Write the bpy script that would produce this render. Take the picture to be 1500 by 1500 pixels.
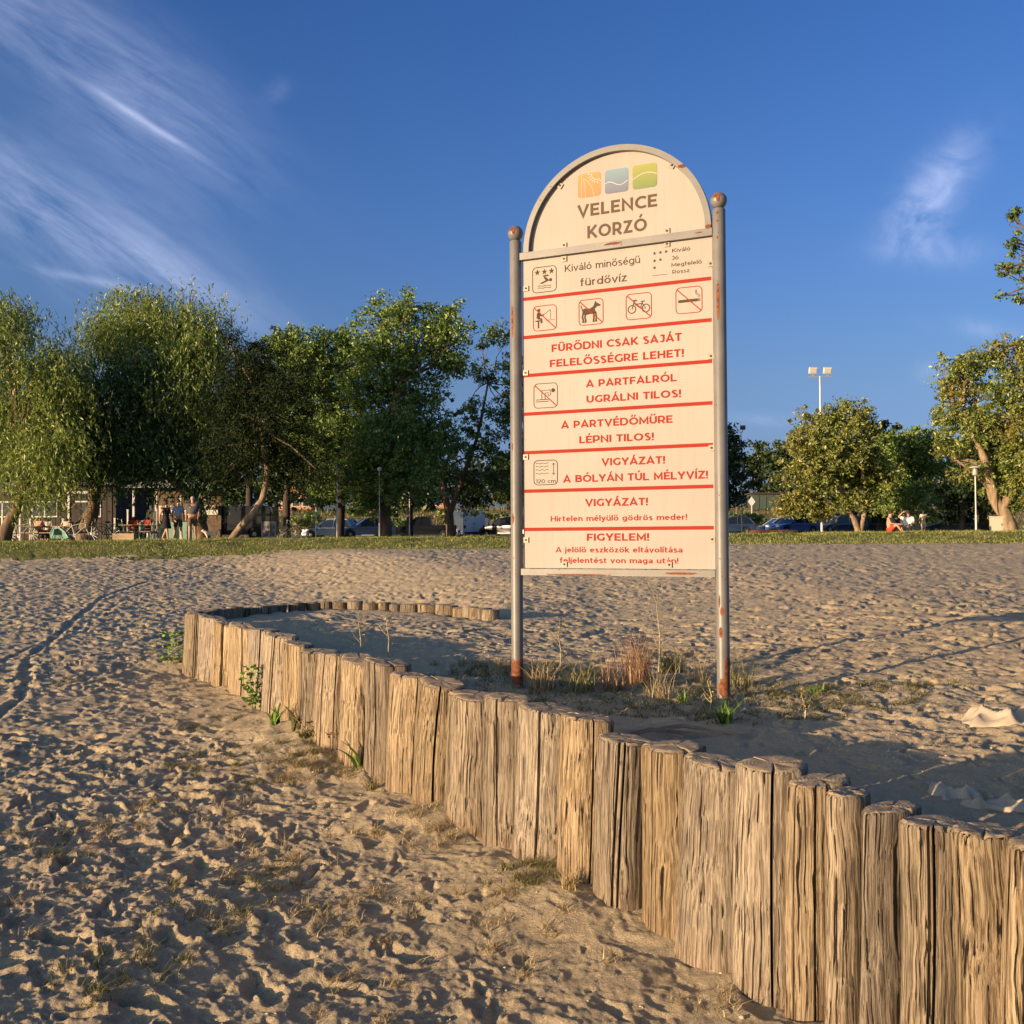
import bpy, bmesh, math, random
import numpy as np
from mathutils import Vector, Matrix, noise as mnoise

for o in list(bpy.data.objects): bpy.data.objects.remove(o)
S = bpy.context.scene
COL = S.collection
R = math.radians
rng = np.random.default_rng(11)
random.seed(5)

# ------------------------------------------------------------------ camera
CAMZ = 1.5
PITCH = R(1.6); ROLL = R(-0.25)
cam = bpy.data.cameras.new('camera'); co = bpy.data.objects.new('camera', cam); COL.objects.link(co)
cam.sensor_width = 36; cam.lens = 36; cam.clip_start = 0.05; cam.clip_end = 6000
CM = Matrix.Rotation(math.pi/2 + PITCH, 4, 'X') @ Matrix.Rotation(ROLL, 4, 'Z')
co.matrix_world = Matrix.Translation((0, 0, CAMZ)) @ CM
S.camera = co
CM3 = CM.to_3x3()
def ray(px, py):
    return CM3 @ Vector(((px-750)/1500, (750-py)/1500, -1))
def on_z(px, py, z):                     # world point of a photo pixel on a level plane
    d = ray(px, py); t = (z-CAMZ)/d.z
    return Vector((d.x*t, d.y*t, z))
def at_y(px, py, Y):                     # world point of a photo pixel at a distance
    d = ray(px, py); t = Y/d.y
    return Vector((d.x*t, Y, CAMZ+d.z*t))

# ------------------------------------------------------------------ sky, sun, exposure
SUN_EL = R(6.2); SUN_AZ = R(237)
w = bpy.data.worlds.new('World'); S.world = w; w.use_nodes = True
nt = w.node_tree; N = nt.nodes; L = nt.links
bg = N['Background']
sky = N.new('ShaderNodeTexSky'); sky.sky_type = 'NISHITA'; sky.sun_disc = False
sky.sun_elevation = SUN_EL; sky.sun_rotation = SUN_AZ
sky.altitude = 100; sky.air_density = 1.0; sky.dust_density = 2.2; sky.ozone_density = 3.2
def wmath(op, a, b=None, c=None, nt=nt):
    n = nt.nodes.new('ShaderNodeMath'); n.operation = op
    for i, v in enumerate((a, b, c)):
        if v is None: continue
        if isinstance(v, (int, float)): n.inputs[i].default_value = v
        else: nt.links.new(v, n.inputs[i])
    return n.outputs[0]
tc = N.new('ShaderNodeTexCoord')
sep = N.new('ShaderNodeSeparateXYZ'); L.new(tc.outputs['Generated'], sep.inputs[0])
ysafe = wmath('MAXIMUM', sep.outputs[1], 0.05)
U = wmath('DIVIDE', sep.outputs[0], ysafe); V = wmath('DIVIDE', sep.outputs[2], ysafe)
front = wmath('MULTIPLY', wmath('SUBTRACT', sep.outputs[1], 0.1), 4.0); 
frontc = N.new('ShaderNodeClamp'); L.new(front, frontc.inputs[0]); front = frontc.outputs[0]
comb = N.new('ShaderNodeCombineXYZ'); L.new(U, comb.inputs[0]); L.new(V, comb.inputs[1])
def cloud_noise(angle, sx, sy, scale, detail, rough=0.6, dist=0.6):
    mp = N.new('ShaderNodeMapping'); mp.vector_type = 'TEXTURE'; mp.inputs['Rotation'].default_value = (0, 0, angle)
    mp.inputs['Scale'].default_value = (sx, sy, 1)
    L.new(comb.outputs[0], mp.inputs[0])
    n = N.new('ShaderNodeTexNoise'); n.inputs['Scale'].default_value = scale; n.inputs['Detail'].default_value = detail
    n.inputs['Roughness'].default_value = rough; n.inputs['Distortion'].default_value = dist
    L.new(mp.outputs[0], n.inputs['Vector']); return n.outputs[0]
def blob(px, py, lx, ly, ang, soft=1.0):        # cirrus streak: an elongated soft patch of sky around a direction
    d = ray(px, py); u0 = d.x/d.y; v0 = d.z/d.y
    du = wmath('SUBTRACT', U, u0); dv = wmath('SUBTRACT', V, v0)
    c, s = math.cos(ang), math.sin(ang)
    a = wmath('ADD', wmath('MULTIPLY', du, c/lx), wmath('MULTIPLY', dv, s/lx))
    b = wmath('ADD', wmath('MULTIPLY', du, -s/ly), wmath('MULTIPLY', dv, c/ly))
    q = wmath('ADD', wmath('MULTIPLY', a, a), wmath('MULTIPLY', b, b))
    return wmath('POWER', 2.718, wmath('MULTIPLY', q, -soft))
n1 = cloud_noise(R(-38), 0.9, 0.16, 3.0, 8, 0.62, 0.8)
n2 = cloud_noise(R(-30), 0.5, 0.12, 7.0, 8, 0.6, 0.5)
streak = wmath('ADD', wmath('MULTIPLY', n1, 0.75), wmath('MULTIPLY', n2, 0.4))
mask = wmath('ADD', blob(80, 40, 0.18, 0.05, R(-38)), wmath('MULTIPLY', blob(95, 325, 0.17, 0.045, R(-30)), 1.5))
mask = wmath('ADD', mask, wmath('MULTIPLY', blob(250, 400, 0.12, 0.02, R(-25)), 0.55))
mask = wmath('ADD', mask, wmath('MULTIPLY', blob(230, 190, 0.10, 0.06, R(-38)), 0.5))
body = wmath('MULTIPLY', mask, wmath('MAXIMUM', wmath('MULTIPLY', wmath('SUBTRACT', streak, 0.40), 1.9), 0.0))
n3 = cloud_noise(R(20), 0.3, 0.3, 5.0, 8, 0.6, 1.0)
puff = wmath('ADD', blob(1375, 268, 0.024, 0.058, R(-38)), wmath('MULTIPLY', blob(1370, 368, 0.05, 0.016, R(0)), 0.6))
puff = wmath('ADD', puff, wmath('MULTIPLY', blob(1345, 320, 0.03, 0.02, R(20)), 0.7))
puff = wmath('ADD', puff, wmath('MULTIPLY', blob(1460, 485, 0.05, 0.009, R(-8)), 0.45))
puff = wmath('ADD', puff, wmath('MULTIPLY', blob(1120, 615, 0.06, 0.006, R(-4)), 0.35))
puff = wmath('ADD', puff, wmath('MULTIPLY', blob(1365, 545, 0.016, 0.010, R(0)), 0.5))
puff = wmath('ADD', puff, wmath('MULTIPLY', blob(405, 132, 0.014, 0.010, R(30)), 0.35))
puff = wmath('MULTIPLY', puff, wmath('MAXIMUM', wmath('MULTIPLY', wmath('SUBTRACT', n3, 0.34), 2.0), 0.0))
# the two bright thin trails
trail = wmath('ADD', blob(215, 180, 0.062, 0.0034, R(-33)), wmath('MULTIPLY', blob(140, 412, 0.05, 0.0045, R(-12)), 0.6))
trail = wmath('ADD', trail, wmath('MULTIPLY', blob(258, 412, 0.04, 0.004, R(-36)), 0.4))
trail = wmath('MULTIPLY', trail, wmath('ADD', wmath('MULTIPLY', n2, 1.2), 0.0))
tot = wmath('ADD', wmath('ADD', wmath('MULTIPLY', body, 0.38), wmath('MULTIPLY', puff, 0.46)), wmath('MULTIPLY', trail, 0.50))
tot = wmath('MULTIPLY', tot, front)
cl = N.new('ShaderNodeClamp'); cl.inputs['Max'].default_value = 0.6; L.new(tot, cl.inputs[0])
mx = N.new('ShaderNodeMix'); mx.data_type = 'RGBA'; L.new(cl.outputs[0], mx.inputs['Factor'])
skymul = N.new('ShaderNodeMix'); skymul.data_type = 'RGBA'; skymul.blend_type = 'MULTIPLY'; skymul.inputs['Factor'].default_value = 1
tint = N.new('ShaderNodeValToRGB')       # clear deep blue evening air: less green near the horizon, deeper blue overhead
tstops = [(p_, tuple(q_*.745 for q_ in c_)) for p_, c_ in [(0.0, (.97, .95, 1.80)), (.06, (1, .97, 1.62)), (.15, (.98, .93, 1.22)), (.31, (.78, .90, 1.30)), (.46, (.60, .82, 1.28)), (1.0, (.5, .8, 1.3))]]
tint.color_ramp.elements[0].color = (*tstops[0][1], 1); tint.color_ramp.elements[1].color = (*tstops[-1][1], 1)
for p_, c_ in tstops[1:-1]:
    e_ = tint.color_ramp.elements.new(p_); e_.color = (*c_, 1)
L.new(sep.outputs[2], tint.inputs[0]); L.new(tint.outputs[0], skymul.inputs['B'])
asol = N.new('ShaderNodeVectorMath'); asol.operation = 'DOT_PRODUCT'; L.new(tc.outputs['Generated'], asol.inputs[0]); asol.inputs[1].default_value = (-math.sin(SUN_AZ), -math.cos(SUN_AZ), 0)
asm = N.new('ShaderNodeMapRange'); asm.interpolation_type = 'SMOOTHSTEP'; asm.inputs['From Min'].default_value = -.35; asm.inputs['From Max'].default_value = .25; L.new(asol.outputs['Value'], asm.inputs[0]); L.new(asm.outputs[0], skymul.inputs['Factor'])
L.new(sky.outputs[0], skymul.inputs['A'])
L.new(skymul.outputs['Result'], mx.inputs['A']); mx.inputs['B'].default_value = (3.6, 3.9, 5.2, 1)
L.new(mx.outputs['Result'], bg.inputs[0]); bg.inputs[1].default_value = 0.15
SKYMUL = skymul; CLOUDMIX = mx

sl = bpy.data.lights.new('sun', 'SUN'); sl.energy = 5.0; sl.angle = R(0.5); sl.color = (1.0, 0.71, 0.43)
so = bpy.data.objects.new('sun', sl); COL.objects.link(so)
sdir = Vector((math.sin(SUN_AZ)*math.cos(SUN_EL), math.cos(SUN_AZ)*math.cos(SUN_EL), math.sin(SUN_EL)))
so.rotation_euler = sdir.to_track_quat('Z', 'Y').to_euler(); so.location = sdir*50
S.view_settings.view_transform = 'Standard'; S.view_settings.look = 'None'
S.view_settings.gamma = 1; S.view_settings.use_curve_mapping = False
S.view_settings.exposure = 0.78
S.render.engine = 'CYCLES'
S.cycles.max_bounces = 6

# ------------------------------------------------------------------ helpers
def tag(o, label=None, cat=None, group=None, kind=None):
    if label: o['label'] = label
    if cat: o['category'] = cat
    if group: o['group'] = group
    if kind: o['kind'] = kind
    return o
def empty(name, loc=(0, 0, 0), rz=0, label=None, cat=None, group=None, parent=None):
    o = bpy.data.objects.new(name, None); COL.objects.link(o); o.location = loc; o.rotation_euler = (0, 0, rz)
    o.empty_display_size = 0.1
    if parent: o.parent = parent
    return tag(o, label, cat, group)
def mesh_np(name, v, f, mats=None, parent=None, smooth=False, mi=None, loc=None):
    """v (n,3) float array, f (m,k) int array (k=3 or 4)"""
    v = np.asarray(v, np.float32); f = np.asarray(f, np.int32)
    me = bpy.data.meshes.new(name); me.vertices.add(len(v)); me.vertices.foreach_set('co', v.ravel())
    m, k = f.shape
    me.loops.add(m*k); me.loops.foreach_set('vertex_index', f.ravel())
    me.polygons.add(m); me.polygons.foreach_set('loop_start', np.arange(0, m*k, k, dtype=np.int32))
    try: me.polygons.foreach_set('loop_total', np.full(m, k, np.int32))
    except Exception: pass
    if mi is not None: me.polygons.foreach_set('material_index', np.asarray(mi, np.int32))
    if smooth: me.polygons.foreach_set('use_smooth', np.ones(m, bool))
    me.update(calc_edges=True)
    for mm in (mats if isinstance(mats, (list, tuple)) else [mats]):
        if mm: me.materials.append(mm)
    o = bpy.data.objects.new(name, me); COL.objects.link(o)
    if parent: o.parent = parent
    if loc is not None: o.location = loc
    return o
class G:
    """collects primitives into one mesh"""
    def __init__(s): s.v = []; s.f = []; s.m = []; s.cur = 0
    def add(s, vs, fs):
        b = len(s.v); s.v += [tuple(p) for p in vs]; s.f += [tuple(i+b for i in f) for f in fs]; s.m += [s.cur]*len(fs)
        return s
    def box(s, c, d, rz=0, taper=1.0, M=None):
        x, y, z = d[0]/2, d[1]/2, d[2]/2
        vs = [Vector((a*x*(taper if k > 0 else 1), b_*y*(taper if k > 0 else 1), k*z)) for k in (-1, 1) for b_ in (-1, 1) for a in (-1, 1)]
        m = M if M else Matrix.Rotation(rz, 4, 'Z')
        vs = [m @ p + Vector(c) for p in vs]
        return s.add(vs, [(0, 2, 3, 1), (4, 5, 7, 6), (0, 1, 5, 4), (2, 6, 7, 3), (0, 4, 6, 2), (1, 3, 7, 5)])
    def tube(s, pts, rad, n=8, caps=True, flat=None):
        pts = [Vector(p) for p in pts]
        if isinstance(rad, (int, float)): rad = [rad]*len(pts)
        rings = []; up = Vector((0, 0, 1))
        for i, p in enumerate(pts):
            t = (pts[min(i+1, len(pts)-1)] - pts[max(i-1, 0)])
            if t.length < 1e-9: t = Vector((0, 0, 1))
            t.normalize()
            a = up.cross(t)
            if a.length < 0.15: a = Vector((1, 0, 0)).cross(t) if i == 0 else aprev - t*aprev.dot(t)
            a.normalize(); aprev = a; b = t.cross(a)
            rings.append([p + (a*math.cos(2*math.pi*k/n) + b*math.sin(2*math.pi*k/n))*rad[i] for k in range(n)])
        vs = [q for r_ in rings for q in r_]
        fs = [(i*n+k, i*n+(k+1) % n, (i+1)*n+(k+1) % n, (i+1)*n+k) for i in range(len(pts)-1) for k in range(n)]
        if caps: fs += [tuple(range(n-1, -1, -1)), tuple((len(pts)-1)*n+k for k in range(n))]
        return s.add(vs, fs)
    def lathe(s, c, prof, n=16, M=None):
        vs = []; c = Vector(c)
        for r_, z in prof:
            for k in range(n):
                p = Vector((r_*math.cos(2*math.pi*k/n), r_*math.sin(2*math.pi*k/n), z))
                vs.append((M @ p if M else p)+c)
        m = len(prof)
        fs = [(i*n+k, i*n+(k+1) % n, (i+1)*n+(k+1) % n, (i+1)*n+k) for i in range(m-1) for k in range(n)]
        fs += [tuple(range(n-1, -1, -1)), tuple((m-1)*n+k for k in range(n))]
        return s.add(vs, fs)
    def ball(s, c, r, n=12, m=8, M=None):
        if isinstance(r, (int, float)): r = (r, r, r)
        prof = [(math.sin(math.pi*i/m), -math.cos(math.pi*i/m)) for i in range(m+1)]
        prof[0] = (1e-3, -1); prof[-1] = (1e-3, 1)
        vs = []; 
        for q, z in prof:
            for k in range(n):
                p = Vector((q*math.cos(2*math.pi*k/n)*r[0], q*math.sin(2*math.pi*k/n)*r[1], z*r[2]))
                vs.append((M @ p if M else p)+Vector(c))
        fs = [(i*n+k, i*n+(k+1) % n, (i+1)*n+(k+1) % n, (i+1)*n+k) for i in range(m) for k in range(n)]
        return s.add(vs, fs)
    def prism(s, poly, axis='y', a=0, b=1, M=None):
        """extrude a 2-D polygon (x,z) from y=a to y=b"""
        n = len(poly)
        vs = [Vector((p[0], a, p[1])) for p in poly] + [Vector((p[0], b, p[1])) for p in poly]
        if M: vs = [M @ v for v in vs]
        return s.add(vs, [tuple(range(n)), tuple(range(2*n-1, n-1, -1))] + [(i, i+n, (i+1) % n+n, (i+1) % n) for i in range(n)])
    def build(s, name, mats, parent=None, smooth=False, loc=None, fix=True):
        me = bpy.data.meshes.new(name); me.from_pydata(s.v, [], s.f)
        for mm in (mats if isinstance(mats, (list, tuple)) else [mats]): me.materials.append(mm)
        if any(s.m): me.polygons.foreach_set('material_index', s.m)
        if fix:
            bm = bmesh.new(); bm.from_mesh(me); bmesh.ops.recalc_face_normals(bm, faces=bm.faces); bm.to_mesh(me); bm.free()
        if smooth: me.polygons.foreach_set('use_smooth', [True]*len(me.polygons))
        me.update()
        if smooth: me.set_sharp_from_angle(angle=R(50))
        o = bpy.data.objects.new(name, me); COL.objects.link(o)
        if parent: o.parent = parent
        if loc is not None: o.location = loc
        return o
def copy_tree(o, parent=None):
    c = o.copy(); COL.objects.link(c); c.parent = parent
    for ch in [q for q in bpy.data.objects if q.parent == o]: copy_tree(ch, c)
    return c

# ---- numpy noise
def hsh(ix, iy, seed):
    a = (ix.astype(np.int64)*374761393 + iy.astype(np.int64)*668265263 + seed*1442695041) & 0xffffffff
    a = ((a ^ (a >> 13))*1274126177) & 0xffffffff
    a = ((a ^ (a >> 16))*2246822519) & 0xffffffff
    return ((a ^ (a >> 15)) & 0xffffff)/float(0xffffff)
def vnoise(x, y, seed=0):
    ix = np.floor(x); iy = np.floor(y); fx = x-ix; fy = y-iy
    fx = fx*fx*fx*(fx*(fx*6-15)+10); fy = fy*fy*fy*(fy*(fy*6-15)+10)
    a = hsh(ix, iy, seed); b = hsh(ix+1, iy, seed); c = hsh(ix, iy+1, seed); d = hsh(ix+1, iy+1, seed)
    return (a+(b-a)*fx+(c-a)*fy+(a-b-c+d)*fx*fy)*2-1
def fbm(x, y, seed=0, oct=4, g=0.5):
    s = 0; a = 1
    for i in range(oct):
        s = s + a*vnoise(x*2**i+7.3*i, y*2**i-3.1*i, seed+i*17); a *= g
    return s
def sstep(a, b, x):
    t = np.clip((x-a)/(b-a), 0, 1); return t*t*(3-2*t)
def pits(x, y, cell, rx, ry, depth, seed, keep=0.8, rim=0.4, ang0=None):
    ix = np.floor(x/cell); iy = np.floor(y/cell); h = np.zeros_like(x)
    for di in (-1, 0, 1):
        for dj in (-1, 0, 1):
            cx = ix+di; cy = iy+dj
            px = (cx+hsh(cx, cy, seed))*cell; py = (cy+hsh(cx, cy, seed+1))*cell
            an = hsh(cx, cy, seed+2)*np.pi if ang0 is None else ang0+(hsh(cx, cy, seed+2)-.5)*1.4
            sz = 0.6+0.7*hsh(cx, cy, seed+3); k = (hsh(cx, cy, seed+4) < keep)*(0.5+0.8*hsh(cx, cy, seed+5))
            dx = x-px; dy = y-py; c = np.cos(an); s = np.sin(an)
            u = (dx*c+dy*s)/(rx*sz); v = (-dx*s+dy*c)/(ry*sz)
            q = np.sqrt(u*u+v*v)
            q = q+.16*np.sin(an*3+4*np.arctan2(v, u))*np.minimum(q, 1)
            h += k*depth*(-(1-sstep(0.50, 1.02, q)) + rim*np.exp(-((q-1.18)/0.20)**2))
    return h

# ---- materials
def mat(name, col=(.5, .5, .5), rough=0.7, metal=0.0, var=0.0, scale=5.0, bump=0.0, bscale=40, col2=None, spec=0.5, stretch=None, coat=0.0):
    m = bpy.data.materials.new(name); m.use_nodes = True; t = m.node_tree; b = t.nodes['Principled BSDF']
    b.inputs['Base Color'].default_value = (*col, 1); b.inputs['Roughness'].default_value = rough
    b.inputs['Metallic'].default_value = metal; b.inputs['Specular IOR Level'].default_value = spec
    b.inputs['Coat Weight'].default_value = coat
    if var or col2 or bump:
        tcn = t.nodes.new('ShaderNodeTexCoord'); src = tcn.outputs['Object']
        if stretch:
            mp = t.nodes.new('ShaderNodeMapping'); mp.inputs['Scale'].default_value = stretch; t.links.new(src, mp.inputs[0]); src = mp.outputs[0]
        if var or col2:
            n = t.nodes.new('ShaderNodeTexNoise'); n.inputs['Scale'].default_value = scale; n.inputs['Detail'].default_value = 6
            t.links.new(src, n.inputs['Vector'])
            r_ = t.nodes.new('ShaderNodeValToRGB'); t.links.new(n.outputs[0], r_.inputs[0])
            c2 = col2 if col2 else tuple(min(1, c*(1+var)) for c in col); c1 = col if col2 else tuple(c*(1-var) for c in col)
            r_.color_ramp.elements[0].position = 0.35; r_.color_ramp.elements[0].color = (*c1, 1)
            r_.color_ramp.elements[1].position = 0.65; r_.color_ramp.elements[1].color = (*c2, 1)
            t.links.new(r_.outputs[0], b.inputs['Base Color'])
        if bump:
            n2_ = t.nodes.new('ShaderNodeTexNoise'); n2_.inputs['Scale'].default_value = bscale; n2_.inputs['Detail'].default_value = 8
            t.links.new(src, n2_.inputs['Vector'])
            bp = t.nodes.new('ShaderNodeBump'); bp.inputs['Strength'].default_value = bump; bp.inputs['Distance'].default_value = 0.01
            t.links.new(n2_.outputs[0], bp.inputs['Height']); t.links.new(bp.outputs[0], b.inputs['Normal'])
    return m
def nd(t, kind, **kw):
    n = t.nodes.new(kind)
    for k, v in kw.items():
        if k in n.inputs: n.inputs[k].default_value = v
        else: setattr(n, k, v)
    return n
def ramp(t, src, stops, interp='LINEAR'):
    r_ = t.nodes.new('ShaderNodeValToRGB'); r_.color_ramp.interpolation = interp
    while len(r_.color_ramp.elements) < len(stops): r_.color_ramp.elements.new(0.5)
    for e, (p, c) in zip(r_.color_ramp.elements, stops):
        e.position = p; e.color = (*c, 1) if len(c) == 3 else c
    t.links.new(src, r_.inputs[0]); return r_.outputs[0]
def mixc(t, f, a, b, mode='MIX'):
    n = t.nodes.new('ShaderNodeMix'); n.data_type = 'RGBA'; n.blend_type = mode
    for k, v in (('Factor', f), ('A', a), ('B', b)):
        if isinstance(v, (int, float)): n.inputs[k].default_value = v
        elif isinstance(v, tuple): n.inputs[k].default_value = (*v, 1)
        else: t.links.new(v, n.inputs[k])
    return n.outputs['Result']

def sand_mat():
    m = bpy.data.materials.new('sand'); m.use_nodes = True; t = m.node_tree; b = t.nodes['Principled BSDF']
    p = nd(t, 'ShaderNodeNewGeometry').outputs['Position']
    big = nd(t, 'ShaderNodeTexNoise', Scale=0.7, Detail=6.0); t.links.new(p, big.inputs['Vector'])
    c = ramp(t, big.outputs[0], [(0.3, (.50, .395, .235)), (0.7, (.60, .475, .29))])
    med = nd(t, 'ShaderNodeTexNoise', Scale=14.0, Detail=8.0, Roughness=0.7); t.links.new(p, med.inputs['Vector'])
    c = mixc(t, 0.6, c, ramp(t, med.outputs[0], [(0.3, (.42, .325, .195)), (0.72, (.66, .52, .33))]))
    gr = nd(t, 'ShaderNodeTexNoise', Scale=260.0, Detail=3.0); t.links.new(p, gr.inputs['Vector'])
    c = mixc(t, 0.45, c, ramp(t, gr.outputs[0], [(0.32, (.22, .17, .11)), (0.5, (.55, .44, .29)), (0.72, (.85, .76, .58))]))
    vo = nd(t, 'ShaderNodeTexVoronoi', Scale=55.0); t.links.new(p, vo.inputs['Vector'])      # shell bits
    sh = ramp(t, vo.outputs['Distance'], [(0.07, (1, 1, 1)), (0.12, (0, 0, 0))])
    vo2 = nd(t, 'ShaderNodeTexNoise', Scale=9.0); t.links.new(p, vo2.inputs['Vector'])
    shm = mixc(t, 1.0, sh, ramp(t, vo2.outputs[0], [(0.5, (0, 0, 0)), (0.62, (.8, .8, .8))]), 'MULTIPLY')
    c = mixc(t, shm, c, (.72, .66, .55))
    # trodden dark organic litter
    li = nd(t, 'ShaderNodeTexNoise', Scale=2.3, Detail=9.0, Roughness=0.75); t.links.new(p, li.inputs['Vector'])
    c = mixc(t, ramp(t, li.outputs[0], [(0.60, (0, 0, 0)), (0.75, (.5, .5, .5))]), c, (.22, .17, .10))
    t.links.new(c, b.inputs['Base Color']); b.inputs['Roughness'].default_value = 0.95; b.inputs['Specular IOR Level'].default_value = 0.15
    g1 = nd(t, 'ShaderNodeTexNoise', Scale=38.0, Detail=10.0, Roughness=0.72); t.links.new(p, g1.inputs['Vector'])
    bp = nd(t, 'ShaderNodeBump', Strength=0.9, Distance=0.03); t.links.new(g1.outputs[0], bp.inputs['Height'])
    bp2 = nd(t, 'ShaderNodeBump', Strength=0.7, Distance=0.006); t.links.new(gr.outputs[0], bp2.inputs['Height']); t.links.new(bp.outputs[0], bp2.inputs['Normal'])
    t.links.new(bp2.outputs[0], b.inputs['Normal'])
    return m
M_SAND = sand_mat()
def turf_mat(name, a, b_, dry, dryamt, sc=3.0):
    m = bpy.data.materials.new(name); m.use_nodes = True; t = m.node_tree; b = t.nodes['Principled BSDF']
    p = nd(t, 'ShaderNodeNewGeometry').outputs['Position']
    n1_ = nd(t, 'ShaderNodeTexNoise', Scale=sc*4, Detail=8.0, Roughness=0.7); t.links.new(p, n1_.inputs['Vector'])
    c = ramp(t, n1_.outputs[0], [(0.3, a), (0.7, b_)])
    n2_ = nd(t, 'ShaderNodeTexNoise', Scale=sc*0.25, Detail=6.0); t.links.new(p, n2_.inputs['Vector'])
    c = mixc(t, ramp(t, n2_.outputs[0], [(0.5-dryamt*.4, (0, 0, 0)), (0.75-dryamt*.3, (1, 1, 1))]), c, dry)
    t.links.new(c, b.inputs['Base Color']); b.inputs['Roughness'].default_value = 0.95; b.inputs['Specular IOR Level'].default_value = 0.1
    bp = nd(t, 'ShaderNodeBump', Strength=0.8, Distance=0.08); t.links.new(n1_.outputs[0], bp.inputs['Height']); t.links.new(bp.outputs[0], b.inputs['Normal'])
    return m
M_TURF = turf_mat('turf', (.08, .11, .025), (.20, .22, .06), (.28, .23, .10), .25)
M_HILL = turf_mat('hillside_grass', (.10, .115, .035), (.22, .20, .07), (.30, .23, .11), .6, 1.0)
M_ASPH = mat('asphalt', (.07, .068, .065), .9, var=.25, scale=3, bump=.3, bscale=60)
M_DIRT = mat('packed_dirt', (.20, .155, .10), .95, var=.3, scale=1.5, bump=.3)

def wood_side_mat(name, lit, mid, dark, streak):
    m = bpy.data.materials.new(name); m.use_nodes = True; t = m.node_tree; b = t.nodes['Principled BSDF']
    tcn = nd(t, 'ShaderNodeTexCoord'); oi = nd(t, 'ShaderNodeObjectInfo')
    off = nd(t, 'ShaderNodeVectorMath', operation='MULTIPLY_ADD'); 
    t.links.new(tcn.outputs['Object'], off.inputs[0]); off.inputs[1].default_value = (1, 1, 1)
    cx = nd(t, 'ShaderNodeCombineXYZ'); mul = nd(t, 'ShaderNodeMath', operation='MULTIPLY'); t.links.new(oi.outputs['Random'], mul.inputs[0]); mul.inputs[1].default_value = 9.0
    t.links.new(mul.outputs[0], cx.inputs[0]); t.links.new(mul.outputs[0], cx.inputs[2]); t.links.new(cx.outputs[0], off.inputs[2])
    P = off.outputs[0]
    # slow swirl so the grain bends round knots
    wn = nd(t, 'ShaderNodeTexNoise', Scale=4.0, Detail=2.0); t.links.new(P, wn.inputs['Vector'])
    wa = nd(t, 'ShaderNodeVectorMath', operation='MULTIPLY_ADD'); t.links.new(wn.outputs['Color'], wa.inputs[0]); wa.inputs[1].default_value = (.035, .035, .0); t.links.new(P, wa.inputs[2])
    P2 = wa.outputs[0]
    def g(sx, sz, sc, det=8.0, rough=.6):
        mp = nd(t, 'ShaderNodeMapping'); mp.inputs['Scale'].default_value = (sx, sx, sz); t.links.new(P2, mp.inputs[0])
        n = nd(t, 'ShaderNodeTexNoise', Scale=sc, Detail=det, Roughness=rough); t.links.new(mp.outputs[0], n.inputs['Vector']); return n.outputs[0]
    fine = g(1, .03, 130.0, 4.0, .7); midg = g(1, .04, 50.0); crk = g(1, .010, 105.0, 3.0, .5); big = g(1, .25, 7.0, 4.0)
    c = ramp(t, midg, [(0.30, mid), (0.62, lit)])
    c = mixc(t, 0.75, c, ramp(t, fine, [(0.40, dark), (0.48, mid), (0.58, lit)]))
    c = mixc(t, ramp(t, big, [(0.42, (0, 0, 0)), (0.72, (.55, .55, .55))]), c, streak, 'MIX')
    ck = ramp(t, crk, [(0.36, (1, 1, 1)), (0.40, (0, 0, 0))])
    c = mixc(t, ck, c, tuple(q*.35 for q in dark))
    # small rust brown flecks
    fl = nd(t, 'ShaderNodeTexNoise', Scale=70.0, Detail=6.0, Roughness=.7); t.links.new(P, fl.inputs['Vector'])
    c = mixc(t, ramp(t, fl.outputs[0], [(0.60, (0, 0, 0)), (0.70, (.6, .6, .6))]), c, (.24, .12, .05))
    hv = nd(t, 'ShaderNodeHueSaturation'); t.links.new(c, hv.inputs['Color'])       # every log weathered a little differently
    for sock, lo_, hi_, ph in (('Value', .60, 1.16, 7.31), ('Saturation', .72, 1.08, 13.7)):
        a_ = wmath('FRACT', wmath('MULTIPLY', oi.outputs['Random'], ph, nt=t), nt=t)
        t.links.new(wmath('ADD', wmath('MULTIPLY', a_, hi_-lo_, nt=t), lo_, nt=t), hv.inputs[sock])
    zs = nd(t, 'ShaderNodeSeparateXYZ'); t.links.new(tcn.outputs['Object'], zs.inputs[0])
    foot_mix = nd(t, 'ShaderNodeMapRange'); foot_mix.inputs['From Min'].default_value = .20; foot_mix.inputs['From Max'].default_value = .42; foot_mix.inputs['To Min'].default_value = .75; foot_mix.inputs['To Max'].default_value = 0; t.links.new(wmath('ADD', zs.outputs[2], wmath('MULTIPLY', big, .15, nt=t), nt=t), foot_mix.inputs[0])  # log colour turns darker brown towards the foot
    c = mixc(t, wmath('MULTIPLY', foot_mix.outputs[0], .5, nt=t), hv.outputs[0], (.20, .12, .065))
    t.links.new(c, b.inputs['Base Color']); b.inputs['Roughness'].default_value = .85; b.inputs['Specular IOR Level'].default_value = .25
    bp = nd(t, 'ShaderNodeBump', Strength=.9, Distance=.006); t.links.new(midg, bp.inputs['Height'])
    bp2 = nd(t, 'ShaderNodeBump', Strength=1.0, Distance=.006); t.links.new(fine, bp2.inputs['Height']); t.links.new(bp.outputs[0], bp2.inputs['Normal'])
    bp3 = nd(t, 'ShaderNodeBump', Strength=1.0, Distance=.01, invert=True); t.links.new(ck, bp3.inputs['Height']); t.links.new(bp2.outputs[0], bp3.inputs['Normal'])
    t.links.new(bp3.outputs[0], b.inputs['Normal'])
    return m
M_LOG = wood_side_mat('weathered_log_side', (.42, .33, .215), (.20, .145, .085), (.034, .021, .012), (.17, .125, .08))
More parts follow.
